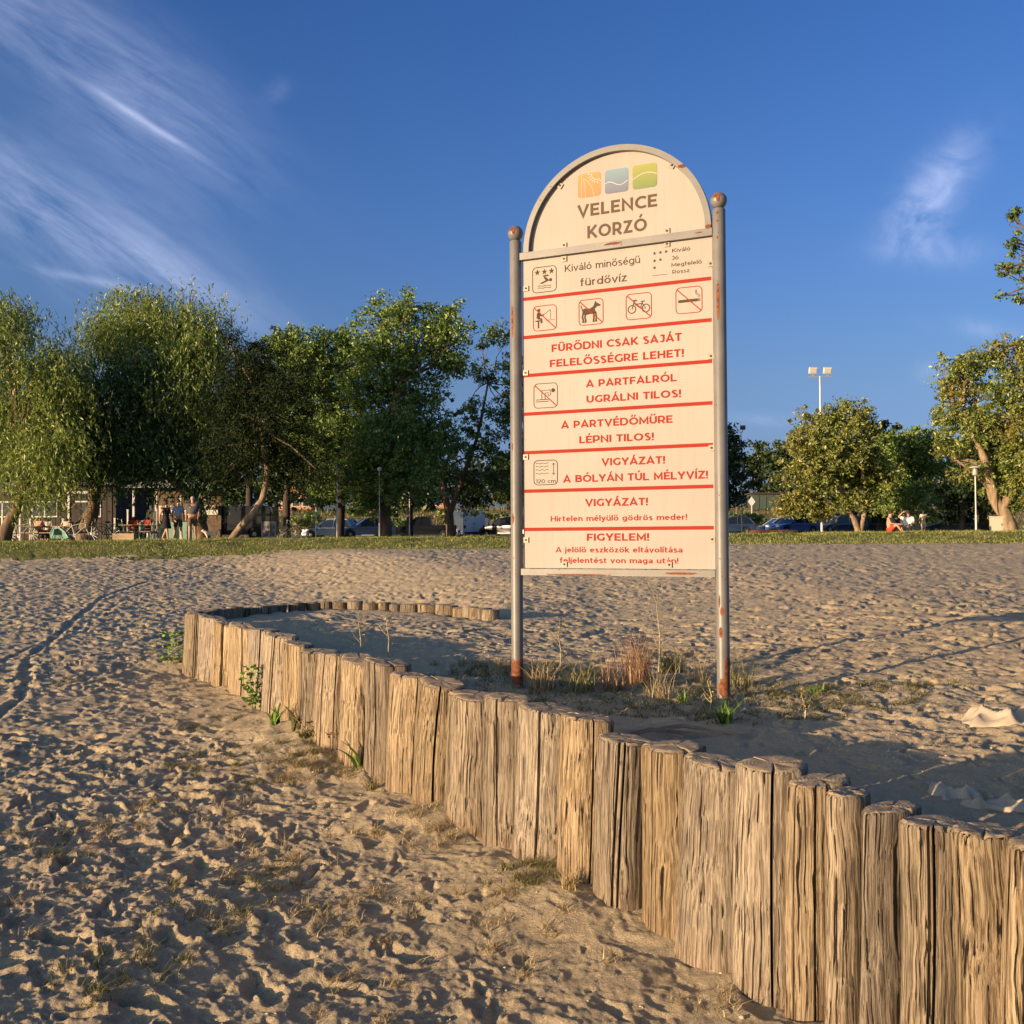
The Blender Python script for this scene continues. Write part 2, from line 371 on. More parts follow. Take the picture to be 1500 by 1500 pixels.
def wood_top_mat():
    m = bpy.data.materials.new('weathered_log_top'); m.use_nodes = True; t = m.node_tree; b = t.nodes['Principled BSDF']
    tcn = nd(t, 'ShaderNodeTexCoord')
    wv = nd(t, 'ShaderNodeTexWave', wave_type='RINGS', rings_direction='Z', Scale=26.0, Distortion=3.0, Detail=3.0)
    t.links.new(tcn.outputs['Object'], wv.inputs['Vector'])
    n = nd(t, 'ShaderNodeTexNoise', Scale=45.0, Detail=8.0, Roughness=.7); t.links.new(tcn.outputs['Object'], n.inputs['Vector'])
    c = ramp(t, wv.outputs['Fac'], [(0.2, (.27, .19, .11)), (0.8, (.40, .30, .18))])
    c = mixc(t, .6, c, ramp(t, n.outputs[0], [(0.3, (.14, .095, .055)), (0.7, (.48, .38, .24))]))
    t.links.new(c, b.inputs['Base Color']); b.inputs['Roughness'].default_value = .9
    bp = nd(t, 'ShaderNodeBump', Strength=.5, Distance=.004); t.links.new(n.outputs[0], bp.inputs['Height'])
    bp2 = nd(t, 'ShaderNodeBump', Strength=.3, Distance=.002); t.links.new(wv.outputs['Fac'], bp2.inputs['Height']); t.links.new(bp.outputs[0], bp2.inputs['Normal'])
    t.links.new(bp2.outputs[0], b.inputs['Normal'])
    return m
M_LOGTOP = wood_top_mat()

# ------------------------------------------------------------------ log wall layout
ZT = 0.73
# seams between the front logs and their top and bottom edges, measured along the wall (near end first)
seam = [1620, 1535, 1459, 1387, 1266, 1246, 1207, 1148, 1072, 976, 919, 857, 811, 738, 714, 626, 601, 564, 520, 487, 456, 430, 410, 384, 354, 329, 306, 286, 266]
def interp(x, pts):
    pts = sorted(pts); return float(np.interp(x, [p[0] for p in pts], [p[1] for p in pts]))
topy = [(1620, 1268), (1500, 1236), (1425, 1222), (1320, 1196), (1256, 1170), (1225, 1165), (1177, 1166), (1110, 1134), (1022, 1110), (945, 1092), (888, 1082), (834, 1056), (775, 1046), (726, 1028), (670, 1012), (612, 998), (580, 986), (540, 976), (500, 965), (470, 957), (440, 949), (420, 942), (398, 935), (368, 925), (340, 916), (315, 908), (297, 902), (277, 898)]
boty = [(1620, 1680), (1500, 1620), (1320, 1545), (1230, 1505), (1177, 1500), (1110, 1448), (1022, 1405), (945, 1362), (888, 1322), (834, 1266), (775, 1254), (726, 1238), (670, 1222), (612, 1166), (580, 1158), (540, 1138), (500, 1110), (470, 1086), (440, 1064), (410, 1048), (385, 1040), (350, 1020), (320, 1005), (290, 995), (270, 988)]
def zbot(px, P):
    # ground height where the photo shows the foot of the wall
    d = ray(px, interp(px, boty)); t = math.hypot(P.x, P.y)/math.hypot(d.x, d.y)
    return CAMZ + d.z*t
fr = []      # front face points (seams)
for s in seam: fr.append(on_z(s, interp(s, topy), ZT))
# smooth the line of front faces
P2d = np.array([(p.x, p.y) for p in fr])
for _ in range(2): P2d[1:-1] = .25*P2d[:-2]+.5*P2d[1:-1]+.25*P2d[2:]
# extend the wall towards the viewer's right
d0 = P2d[0]-P2d[1]; d0 /= np.linalg.norm(d0)
ext = [P2d[0]+d0*.21*k for k in range(8, 0, -1)]
front_pts = np.vstack([ext, P2d])
zb_front = [zbot(1620, Vector((*P2d[0], 0)))]*8 + [zbot(s, Vector((*p, 0))) for s, p in zip(seam, P2d)]
zb_front = np.array(zb_front)
# back arc
arc_px = [(300, 893), (350, 888), (410, 883), (460, 881), (520, 881), (575, 882), (630, 884), (680, 888), (718, 892)]
arc = [on_z(x, y, ZT) for x, y in arc_px]
arc = np.array([(p.x, p.y+.1) for p in arc])
tan = front_pts[-1]-front_pts[-2]; tan /= np.linalg.norm(tan)
nrm_in = np.array([tan[1], -tan[0]])
front_c = front_pts.copy()
for i in range(len(front_pts)):
    a = front_pts[max(i-1, 0)]; b = front_pts[min(i+1, len(front_pts)-1)]; tt = (b-a)/np.linalg.norm(b-a)
    front_c[i] = front_pts[i] + np.array([tt[1], -tt[0]])*.10
endp = front_c[-1]
a0 = arc[0]
corner = [endp + np.array([-.02, .45]), endp+np.array([.12, .95]), endp*.3+a0*.7 + np.array([-.05, .15])]
wall_path = np.vstack([front_c, corner, arc])
poly = np.vstack([wall_path, [[-1.5, 18], [-5, 27], [-9, 36], [-9, 90], [90, 90], [90, -20], [6, -20]]])
NW = len(wall_path)
zb_path = np.concatenate([zb_front, [0.16, .18, .2], np.full(len(arc), .25)])

def seg_dist(x, y, A, B):
    dx, dy = B[0]-A[0], B[1]-A[1]; l2 = dx*dx+dy*dy
    t = np.clip(((x-A[0])*dx+(y-A[1])*dy)/l2, 0, 1)
    return np.hypot(x-A[0]-t*dx, y-A[1]-t*dy), t
def wall_fields(x, y):
    """signed distance to the raised ground, distance to the log wall, foot height of the nearest log"""
    dm = np.full(x.shape, 1e9); dw = np.full(x.shape, 1e9); zb = np.zeros_like(x); inside = np.zeros(x.shape, bool)
    n = len(poly)
    for i in range(n):
        A = poly[i]; B = poly[(i+1) % n]
        d, t = seg_dist(x, y, A, B); dm = np.minimum(dm, d)
        if i < NW-1:
            c = d < dw; dw = np.where(c, d, dw); zb = np.where(c, zb_path[i]+(zb_path[i+1]-zb_path[i])*t, zb)
        if A[1] != B[1]:
            cr = ((A[1] > y) != (B[1] > y)) & (x < (B[0]-A[0])*(y-A[1])/(B[1]-A[1])+A[0]); inside ^= cr
    return np.where(inside, dm, -dm), dw, zb
YL = [-100, 5, 9, 12, 18, 26, 34, 36.5, 40]
ZL = [-.25, -.02, .08, .14, .30, .54, .88, 1.15, 0]
def bank(x): return np.interp(x, [-20, -10, 0, 10, 20], [1.50, 1.58, 1.62, 1.70, 1.75])
def macro(x, y, full=False):
    x = np.asarray(x, float); y = np.asarray(y, float)
    sd, dw, zb = wall_fields(x, y)
    zl = np.interp(y, YL[:-1], ZL[:-1])
    k = np.exp(-(dw/.55)**2)
    zl = zl*(1-k) + zb*k
    zr = .57 + .075*np.clip(x-1.3, 0, 3)*sstep(3.0, 6.0, y) + .03*sstep(1, 3, x)*(1-sstep(3, 6, y)) + .66*sstep(9, 33, y) - .12*sstep(1.3, 4, x)*sstep(12, 30, y)
    zr += .05*np.exp(-((x-1.6)**2+(y-5.0)**2)/.8)*0
    wd = .055 + .55*np.clip(dw-.25, 0, 4)
    z = zl + (zr-zl)*sstep(-1, 1, (sd-.055*np.exp(-dw/.4))/wd)
    # grassy bank, car park, hill behind
    edge = np.interp(x, [-20, -8, 0, 6, 20], [34.5, 35, 34, 33.5, 33.5])
    zb2 = bank(x)
    far = np.interp(y, [30, 40, 50, 80, 104, 116, 128, 150, 180, 260, 500, 3000], [0, 0, .02, .12, .22, 2.0, 3.6, 4.6, 5.5, 7, 9, 10])
    ff = sstep(0, 4.2, y-edge)
    z = z + (zb2-z)*ff
    z = z + far*sstep(40, 52, y)
    if full: return z, sd, dw, ff
    return z
def gz(x, y): return float(macro(np.array([x]), np.array([y]))[0])
def gp(px, py, z0=.6):                # where a photo pixel meets the ground
    d = ray(px, py); t = 1.0
    prev = None
    for t in np.geomspace(1.2, 200, 500):
        z = CAMZ+d.z*t
        if z <= gz(d.x*t, d.y*t): break
    return Vector((d.x*t, d.y*t, gz(d.x*t, d.y*t)))

# ------------------------------------------------------------------ ground
track1 = [on_z(x, y, z) for x, y, z in [(-60, 1000, .1), (30, 960, .12), (110, 925, .2), (180, 888, .25), (250, 862, .4), (330, 832, .7)]]
track2 = [on_z(x, y, z) for x, y, z in [(-30, 1075, 0), (30, 1035, .02), (40, 1000, .05), (42, 968, .1), (75, 945, .13), (108, 915, .2), (150, 885, .25), (220, 858, .4), (300, 836, .6)]]
def micro(x, y, sd, dw, ff):
    r_ = np.hypot(x, y)
    amp = np.where(sd > 0, np.interp(sd, [0, .5, 1.5, 4], [.6, .6, .70, .85]), 1.0)
    amp = amp*np.interp(dw, [0, .35, .9], [.40, .5, 1.0])
    amp = np.where(y > 14, np.maximum(amp, .8), amp)
    amp = amp*np.interp(r_, [0, 4, 7, 12, 20, 34], [.78, .85, 1.0, 1.0, .95, 1.1])
    # sheltered bowl inside the log ring is raked smooth
    # coarse relief is domain-warped so prints do not look stamped
    wx = x + .05*vnoise(x*5, y*5, 71)+.018*vnoise(x*17, y*17, 73); wy = y + .05*vnoise(x*5+9, y*5, 72)+.018*vnoise(x*17+4, y*17, 74)
    h = pits(wx, wy, .33, .13, .052, .030, 100, .95, .30)
    h += pits(wx+3.7, wy+1.3, .22, .075, .038, .020, 200, .85, .30)
    h += pits(wx*1.0+.4, wy, .85, .26, .14, .022, 300, .6)
    h += .013*fbm(x*2.2, y*2.2, 5, 3) + .012*fbm(x*9, y*9, 9, 4, .6)
    near = np.clip((9-r_)/4, 0, 1)
    h += pits(wx+1.1, wy+5.2, .14, .05, .028, .012, 500, .8, .35)
    h *= 1-.15*np.clip((4.6-y)/2, 0, 1)
    h += near*(.0045*fbm(x*26, y*26, 33, 4, .65))
    h += near*pits(wx, wy, .11, .03, .022, .010, 400, .6, .5)
    h *= amp*(.90+.30*vnoise(x*.45, y*.45, 90))
    for tr, wd, dp in ((track1, .03, .016), (track2, .04, .026)):
        d = np.full(x.shape, 9.)
        for a, b in zip(tr[:-1], tr[1:]):
            q, _ = seg_dist(x, y, (a.x, a.y), (b.x, b.y)); d = np.minimum(d, q)
        d = d+.04*vnoise(x*4, y*4, 3)
        h += -dp*np.exp(-(d/wd)**2) + .35*dp*np.exp(-((d-2.1*wd)/wd)**2)
    h += .022*vnoise(x*5.5, y*5.5, 95)*np.exp(-(dw/.35)**2)
    return h*(1-ff) + ff*(.06*fbm(x*1.2, y*1.2, 21, 3))
rr = [0.25, .45, .7, .95, 1.2]
q = 1.4
while q < 38: rr.append(q); q *= (1.0031 if q < 12 else 1.0048)
while q < 60: rr.append(q); q *= 1.02
while q < 3200: rr.append(q); q *= 1.06
rr = np.array(rr)
tin = np.arange(-.54, .54, .00165)
tout = np.concatenate([np.linspace(.54, .75, 12)[1:], np.linspace(.75, 2*math.pi-.75, 60)[1:-1], np.linspace(2*math.pi-.75, 2*math.pi-.54, 12)[:-1]])
th = np.concatenate([tin, tout])
RR, TH = np.meshgrid(rr, th, indexing='ij')
GX = RR*np.sin(TH); GY = RR*np.cos(TH)
z0, sd, dw, ff = macro(GX.ravel(), GY.ravel(), True)
dens = np.interp(RR.ravel(), [38, 45], [1, 0])*(np.cos(TH.ravel()) > .8)
Zg = z0 + micro(GX.ravel(), GY.ravel(), sd, dw, ff)*dens
nr, ntc = RR.shape
verts = np.stack([GX.ravel(), GY.ravel(), Zg], 1)
i0 = (np.arange(nr-1)[:, None]*ntc + np.arange(ntc)[None, :]); i1 = (np.arange(nr-1)[:, None]*ntc + (np.arange(ntc)[None, :]+1) % ntc)
F = np.stack([i0, i1, i1+ntc, i0+ntc], -1).reshape(-1, 4)[:, ::-1]
cy = GY.ravel()[F].mean(1); cx = GX.ravel()[F].mean(1)
edge = np.interp(cx, [-20, -8, 0, 6, 20], [34.5, 35, 34, 33.5, 33.5]) + .5*vnoise(cx*1.1, cy*1.1, 77)+.35*vnoise(cx*4, cy*4, 78)
cls = np.where(cy < edge, 0, np.where(cy < 47, 1, np.where(cy < 106, 2, 3)))
cls = np.where((cls == 2) & (cx < -2) & (cy < 66), 4, cls)
def submesh(mask, name, m):
    f = F[mask]; used, inv = np.unique(f, return_inverse=True)
    o = mesh_np(name, verts[used], inv.reshape(-1, 4), m, smooth=True); tag(o, kind='structure'); return o
submesh(cls == 0, 'beach_sand', M_SAND); submesh(cls == 1, 'grass_bank', M_TURF)
submesh(cls == 2, 'car_park', M_ASPH); submesh(cls == 3, 'hillside', M_HILL); submesh(cls == 4, 'cafe_terrace', M_DIRT)

# ------------------------------------------------------------------ the log wall
def make_log(name, c, tdir, wdt, dep, zbase, ztop, seed, parent, hi=True, lean=(0, 0), ncr=2, bev=.012):
    """one irregular split log; c = centre in plan, tdir = along-wall unit vector"""
    r_ = np.random.default_rng(seed)
    n = 84 if hi else 26; nz = 26 if hi else 5
    th_ = np.linspace(0, 2*np.pi, n, endpoint=False)
    crs = sorted(r_.uniform(-math.pi*.95, -math.pi*.05, ncr)) if ncr else []     # cracks mostly on the outer side
    if hi: crs = list(crs) + list(r_.uniform(0, math.pi, 1))
    if hi:
        ex = []
        for c_ in crs: ex += [c_-.045, c_, c_+.045]
        ex = np.mod(np.array(ex), 2*np.pi)
        keep = np.array([min(abs((t-e+np.pi) % (2*np.pi)-np.pi) for e in ex) > .03 for t in th_]) if len(ex) else np.ones(n, bool)
        th_ = np.sort(np.concatenate([th_[keep], ex])); n = len(th_)
    p = r_.uniform(1.85, 2.3)
    base = (np.abs(np.cos(th_))**p+np.abs(np.sin(th_))**p)**(-1/p)
    lump = 1+.05*np.sin(2*th_+r_.uniform(0, 6))+.04*np.sin(3*th_+r_.uniform(0, 6))+.02*np.sin(5*th_+r_.uniform(0, 6))
    groove = .012*vnoise(th_*14, th_*0+seed, 3) if hi else 0
    cw = np.zeros(n); 
    deps = r_.uniform(.14, .40, len(crs))
    if len(deps) and r_.random() < .5: deps[0] = .52
    for c_, dp in zip(crs, deps):
        dd = np.abs((th_-c_+np.pi) % (2*np.pi)-np.pi); cw += dp*(dd < .012)
    H = ztop-zbase
    zs = np.linspace(0, 1, nz); V = []
    bend = r_.normal(0, .008, 2); knot_t = r_.uniform(-2.4, -.7); knot_z = r_.uniform(.05, .5); kn = .10 if (hi and r_.random() < .45) else 0
    nx, ny = tdir[1], -tdir[0]         # inward normal
    def ring(zf, z, sc, dz=0):
        crv = cw*(0.55+.45*zf)*(1 if sc > .93 else .6 if sc > .8 else 0)
        flare = 1+.05*(1-zf)**3
        rad = base*lump*(1+groove*(1+.5*np.sin(zf*9+seed)))*flare*sc - crv*sc
        if kn: rad = rad + kn*np.exp(-(((th_-np.pi*2-knot_t+np.pi) % (2*np.pi)-np.pi)/.35)**2-((zf-knot_z)/.10)**2)*sc
        if hi: rad = rad + .018*vnoise(th_*3+zf*1.5, np.full(n, zf*3.+seed), 8)*sc
        tw = .05*math.sin(zf*3+seed)
        a = np.cos(th_+tw)*rad*wdt/2; b = np.sin(th_+tw)*rad*dep/2
        ox = bend[0]*math.sin(zf*3.1)+lean[0]*(1-zf); oy = bend[1]*math.sin(zf*3.1)+lean[1]*(1-zf)
        X = a*tdir[0]+b*nx+ox; Y = a*tdir[1]+b*ny+oy
        return np.stack([X, Y, np.full(n, z)+dz], 1)
    for zf in zs: V.append(ring(zf, zf*(H-bev), 1.0))
    radial = r_.uniform(0, 6.28)
    tilt = r_.normal(0, .04, 2)
    capn = 6 if hi else 3
    for k, sc in enumerate([.95, .86, .70, .5, .28, .06][:capn] if hi else [.93, .5, .05]):
        rg = ring(1.0, H, sc)
        rough = .0025*vnoise(th_*1.6, np.full(n, k*1.3+seed), 4)+.0015*vnoise(th_*5, np.full(n, k*2.1+seed), 6)-(sum(dq*np.exp(-(((th_-radial-oq+np.pi) % (2*np.pi)-np.pi)/.05)**2) for oq, dq in ((0, .016), (2.1, .010), (4.0, .012))) if k < 5 else 0) if hi else 0
        rg[:, 2] += rough - (.0 if k else bev*.35) 
        V.append(rg)
    for rg in V[-capn:]: rg[:, 2] += rg[:, 0]*tilt[0]+rg[:, 1]*tilt[1]
    V[-capn-1][:, 2] += V[-capn-1][:, 0]*tilt[0]+V[-capn-1][:, 1]*tilt[1]
    m = len(V); V = np.vstack(V)
    a = np.arange(m-1)[:, None]*n+np.arange(n)[None, :]; b = np.arange(m-1)[:, None]*n+(np.arange(n)[None, :]+1) % n
    Fq = np.stack([a, b, b+n, a+n], -1).reshape(-1, 4)
    mi = np.repeat((np.arange(m-1) >= nz).astype(int), n)
    # closing fan
    V = np.vstack([V, V[-n:].mean(0)]); fan = np.stack([np.arange((m-1)*n, m*n), (m-1)*n+(np.arange(n)+1) % n, np.full(n, len(V)-1), np.full(n, len(V)-1)], 1)
    me_f = [tuple(x) for x in Fq.tolist()]+[tuple(x[:3]) for x in fan.tolist()]
    me = bpy.data.meshes.new(name); me.from_pydata(V.tolist(), [], me_f)
    me.materials.append(M_LOG); me.materials.append(M_LOGTOP)
    me.polygons.foreach_set('material_index', np.concatenate([mi, np.ones(n, int)]).astype(np.int32))
    me.polygons.foreach_set('use_smooth', [True]*len(me.polygons)); me.update(); me.set_sharp_from_angle(angle=R(38))
    o = bpy.data.objects.new(name, me); COL.objects.link(o); o.parent = parent
    o.location = (c[0]-parent.location.x, c[1]-parent.location.y, zbase-parent.location.z)
    return o
wall = empty('log_retaining_wall', (float(front_c[20][0]), float(front_c[20][1]), 0), label='curved retaining wall of upright weathered logs round the raised sand bed', cat='retaining wall')
allfront = np.vstack([front_pts]); nl = len(allfront)-1
logtops = {}
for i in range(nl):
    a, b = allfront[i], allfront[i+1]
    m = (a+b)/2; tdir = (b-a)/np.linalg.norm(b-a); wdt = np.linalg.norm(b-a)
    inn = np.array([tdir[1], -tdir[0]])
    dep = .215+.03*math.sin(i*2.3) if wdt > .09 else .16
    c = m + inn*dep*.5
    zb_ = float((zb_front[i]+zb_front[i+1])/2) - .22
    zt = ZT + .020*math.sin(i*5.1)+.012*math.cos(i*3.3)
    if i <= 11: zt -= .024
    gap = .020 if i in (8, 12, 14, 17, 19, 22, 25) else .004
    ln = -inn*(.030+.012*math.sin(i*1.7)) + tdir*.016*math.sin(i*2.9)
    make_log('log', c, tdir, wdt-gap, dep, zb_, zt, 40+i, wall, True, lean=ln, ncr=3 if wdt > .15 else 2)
# corner and back arc
cp = np.vstack([front_c[-1:], corner, arc]); 
sl_ = np.concatenate([[0], np.cumsum(np.linalg.norm(np.diff(cp, axis=0), axis=1))])
s_ = .1; i = 0
while s_ < sl_[-1]:
    wd_ = rng.uniform(.15, .24); sc_ = s_+wd_/2
    x = np.interp(sc_, sl_, cp[:, 0]); y = np.interp(sc_, sl_, cp[:, 1]); x2 = np.interp(sc_+.05, sl_, cp[:, 0]); y2 = np.interp(sc_+.05, sl_, cp[:, 1])
    td = np.array([x2-x, y2-y]); nn = np.linalg.norm(td); td = td/nn if nn > 1e-6 else np.array([1., 0])
    zt = ZT-.01 + rng.normal(0, .012)
    make_log('log', (x, y), td, wd_, .18, .15, zt, 300+i, wall, False, ncr=0)
    s_ += wd_*1.02 + (.03 if i % 9 == 4 else 0); i += 1
# ------------------------------------------------------------------ the information sign
PA = on_z(758, 1000, .60); PA = Vector((PA.x, PA.y, .60)); 
PB = on_z(1060, 1018, .60); PB = Vector((PB.x, PB.y, .60))
SX = (PB-PA); SW = SX.length; SX.normalize(); SANG = math.atan2(SX.y, SX.x)
SY = Vector((-SX.y, SX.x, 0))            # points away from the viewer
sign = empty('information_sign', PA, SANG, 'tall grey steel sign with arched top and cream panels of red bathing rules', 'sign')
def sp(px, py, off=0.0):                 # photo pixel -> (s, z) in the sign's own plane
    d = ray(px, py); o_ = PA + SY*off - Vector((0, 0, CAMZ))
    t = o_.dot(SY)/d.dot(SY); p = d*t - (PA-Vector((0, 0, CAMZ)))
    return p.dot(SX), p.z
def paint_mat(name, rusts, base=(.155, .150, .142)):
    """grey paint with rust patches at given places: (x, z, rx, rz) in the part's own coordinates, plus scattered chips"""
    m = bpy.data.materials.new(name); m.use_nodes = True; t = m.node_tree; b = t.nodes['Principled BSDF']
    tcn = nd(t, 'ShaderNodeTexCoord'); sp_ = nd(t, 'ShaderNodeSeparateXYZ'); t.links.new(tcn.outputs['Object'], sp_.inputs[0])
    nn = nd(t, 'ShaderNodeTexNoise', Scale=38.0, Detail=6.0, Roughness=.65); t.links.new(tcn.outputs['Object'], nn.inputs['Vector'])
    jit = wmath('MULTIPLY', wmath('SUBTRACT', nn.outputs[0], .5, nt=t), 3.6, nt=t)
    tot_ = None
    for (x, z, rx, rz) in rusts:
        a = wmath('DIVIDE', wmath('SUBTRACT', sp_.outputs[0], x, nt=t), rx, nt=t); c = wmath('DIVIDE', wmath('SUBTRACT', sp_.outputs[2], z, nt=t), rz, nt=t)
        q_ = wmath('ADD', wmath('MULTIPLY', a, a, nt=t), wmath('MULTIPLY', c, c, nt=t), nt=t)
        e = wmath('GREATER_THAN', wmath('ADD', wmath('SUBTRACT', 1.0, q_, nt=t), jit, nt=t), 0.0, nt=t)
        e = wmath('MULTIPLY', e, wmath('LESS_THAN', q_, 3.0, nt=t), nt=t)
        tot_ = e if tot_ is None else wmath('MAXIMUM', tot_, e, nt=t)
    vo = nd(t, 'ShaderNodeTexVoronoi', Scale=26.0); t.links.new(tcn.outputs['Object'], vo.inputs['Vector'])
    vn = nd(t, 'ShaderNodeTexNoise', Scale=5.0, Detail=3.0); t.links.new(tcn.outputs['Object'], vn.inputs['Vector'])
    chips = wmath('MULTIPLY', wmath('LESS_THAN', vo.outputs['Distance'], .11, nt=t), wmath('GREATER_THAN', vn.outputs[0], .54, nt=t), nt=t)
    tot_ = chips if tot_ is None else wmath('MAXIMUM', tot_, chips, nt=t)
    n2_ = nd(t, 'ShaderNodeTexNoise', Scale=6.0, Detail=6.0); t.links.new(tcn.outputs['Object'], n2_.inputs['Vector'])
    pc = ramp(t, n2_.outputs[0], [(.35, tuple(q*.86 for q in base)), (.65, tuple(q*1.12 for q in base))])
    rc = ramp(t, nn.outputs[0], [(.35, (.06, .02, .01)), (.5, (.16, .05, .018)), (.68, (.28, .10, .035))])
    t.links.new(mixc(t, tot_, pc, rc), b.inputs['Base Color'])
    b.inputs['Roughness'].default_value = .5; t.links.new(wmath('ADD', wmath('MULTIPLY', tot_, .4, nt=t), .45, nt=t), b.inputs['Roughness'])
    bp = nd(t, 'ShaderNodeBump', Strength=.4, Distance=.003); t.links.new(wmath('ADD', tot_, wmath('MULTIPLY', nn.outputs[0], .3, nt=t), nt=t), bp.inputs['Height']); t.links.new(bp.outputs[0], b.inputs['Normal'])
    return m
def szl(px, py): return sp(px, py)
ztopA = sp(758, 352)[1]; ztopB = sp(1054, 305)[1]
def post_mat(name, rl, s0):
    out = []
    for px, py, rxp, ryp in rl:
        s_, z_ = sp(px, py); k = 6.43/1500 if s0 == 0 else 5.87/1500
        out.append((s_-s0, z_, rxp*k, ryp*k))
    return paint_mat(name, out)
MPA = post_mat('left_post_paint', [(758, 985, 30, 19), (754, 470, 2.2, 24), (754, 655, 1.5, 6), (755, 760, 2, 7)], 0)
MPB = post_mat('right_post_paint', [(1062, 1008, 8, 15), (1068, 985, 5, 24), (1054, 440, 2.6, 32), (1060, 895, 2.6, 6), (1058, 925, 3, 8), (1056, 880, 1.5, 8), (1053, 350, 1.5, 3), (1053, 314, 2.5, 2.5), (1053, 326, 2, 2)], SW)
MFR = paint_mat('frame_paint', [(sp(899, 358)[0], sp(899, 358)[1], .055, .008), (sp(890, 351)[0], sp(890, 351)[1], .07, .004), (sp(1001, 245)[0], sp(1001, 245)[1], .03, .012),
                                (sp(850, 841)[0], sp(850, 842)[1], .20, .006), (sp(1000, 838)[0], sp(1000, 840)[1], .10, .007), (sp(1039, 333)[0], sp(1039, 333)[1], .02, .012), (sp(1025, 342)[0], sp(1025, 342)[1], .02, .004)])
MBALL = paint_mat('ball_paint', [(-.01, .02, .035, .014), (0.008, .0, .012, .02)])
def postpart(s0, zt, m):
    g = G(); g.lathe((0, 0, 0), [(.038, -.9), (.038, zt-.012), (.034, zt-.004), (.02, zt)], 28)
    p = g.build('post', m, sign, True, loc=(s0, 0, 0))
    b = G(); b.lathe((0, 0, 0), [(.018, -.055), (.018, -.035)], 16); b.ball((0, 0, 0), .049, 24, 14)
    bo = b.build('ball_finial', MBALL, p, True, loc=(0, 0, zt+.045)); return p
postA = postpart(0, ztopA, MPA); postB = postpart(SW, ztopB, MPB)
zc = (sp(900, 359)[1]); zbm = sp(910, 839)[1]
g = G(); g.box((SW/2, 0, zc), (SW-.074, .04, .045)); g.build('crossbar', MFR, sign)
g = G(); g.box((SW/2, 0, zbm), (SW-.074, .04, .04)); g.build('crossbar', MFR, sign)
sl0 = sp(771, 370)[0]; sr0 = sp(1040, 330)[0]
apex = sp(915, 212)[1]
acx = (sl0+sr0)/2; arx = (sr0-sl0)/2+.012; arz = apex - zc - .0
NA = 64; prof = []
g = G()
for k in range(NA+1):
    a = math.pi*k/NA; c_, s__ = math.cos(a), math.sin(a)
    for (dr, dy) in ((0, -.022), (0, .022), (-.036, .022), (-.036, -.022)):
        prof.append((acx+(arx+dr)*c_, dy, zc+.02+(arz-.02+dr)*s__))
g.add(prof, [(k*4+j, k*4+(j+1) % 4, (k+1)*4+(j+1) % 4, (k+1)*4+j) for k in range(NA) for j in range(4)] + [(0, 3, 2, 1), (NA*4, NA*4+1, NA*4+2, NA*4+3)])
g.build('arch_frame', MFR, sign, True)
M_PANEL = mat('panel_white', (.365, .322, .292), .6, var=.05, scale=1.3, spec=.2)
_t = M_PANEL.node_tree; _b = _t.nodes['Principled BSDF']; _src = _b.inputs['Base Color'].links[0].from_socket      # faint dirt runs and blotches on the boards
_tc = nd(_t, 'ShaderNodeTexCoord'); _mp = nd(_t, 'ShaderNodeMapping'); _mp.inputs['Scale'].default_value = (22, 1, .9); _t.links.new(_tc.outputs['Object'], _mp.inputs[0])
_n = nd(_t, 'ShaderNodeTexNoise', Scale=1.6, Detail=6.0, Roughness=.6); _t.links.new(_mp.outputs[0], _n.inputs['Vector'])
_n2 = nd(_t, 'ShaderNodeTexNoise', Scale=9.0, Detail=9.0, Roughness=.75); _t.links.new(_tc.outputs['Object'], _n2.inputs['Vector'])
_c = mixc(_t, ramp(_t, _n.outputs[0], [(.50, (0, 0, 0)), (.78, (.35, .35, .35))]), _src, (.28, .23, .17))
_c = mixc(_t, ramp(_t, _n2.outputs[0], [(.62, (0, 0, 0)), (.78, (.30, .30, .30))]), _c, (.26, .21, .15)); _t.links.new(_c, _b.inputs['Base Color'])
MP_RED = mat('print_red', (.29, .032, .019), .8, spec=.1); MP_BROWN = mat('print_brown_grey', (.075, .052, .034), .8, spec=.1); MP_GREY = mat('print_title_brown', (.11, .08, .058), .8, spec=.1)
MP_DARK = mat('print_dark', (.06, .045, .034), .8, spec=.1)
YP = .010                                  # front face of both panels, set back between the frame tubes
g = G(); nA = 48
pts = [(acx+(arx-.030)*math.cos(math.pi*k/nA), zc+.02+(arz-.05)*math.sin(math.pi*k/nA)) for k in range(nA+1)]
pts = [(p[0], max(p[1], zc+.025)) for p in pts]
g.prism(pts, a=YP, b=YP+.005); arch_panel = g.build('arched_panel', M_PANEL, sign)
pl, pr = .043, SW-.043
g = G(); g.box(((pl+pr)/2, YP+.0025, (zc+zbm)/2), (pr-pl, .005, zc-zbm-.05)); low_panel = g.build('rules_panel', M_PANEL, sign)
LAY = YP-.0015
def capheight(font_obj): return None
_cap = {}
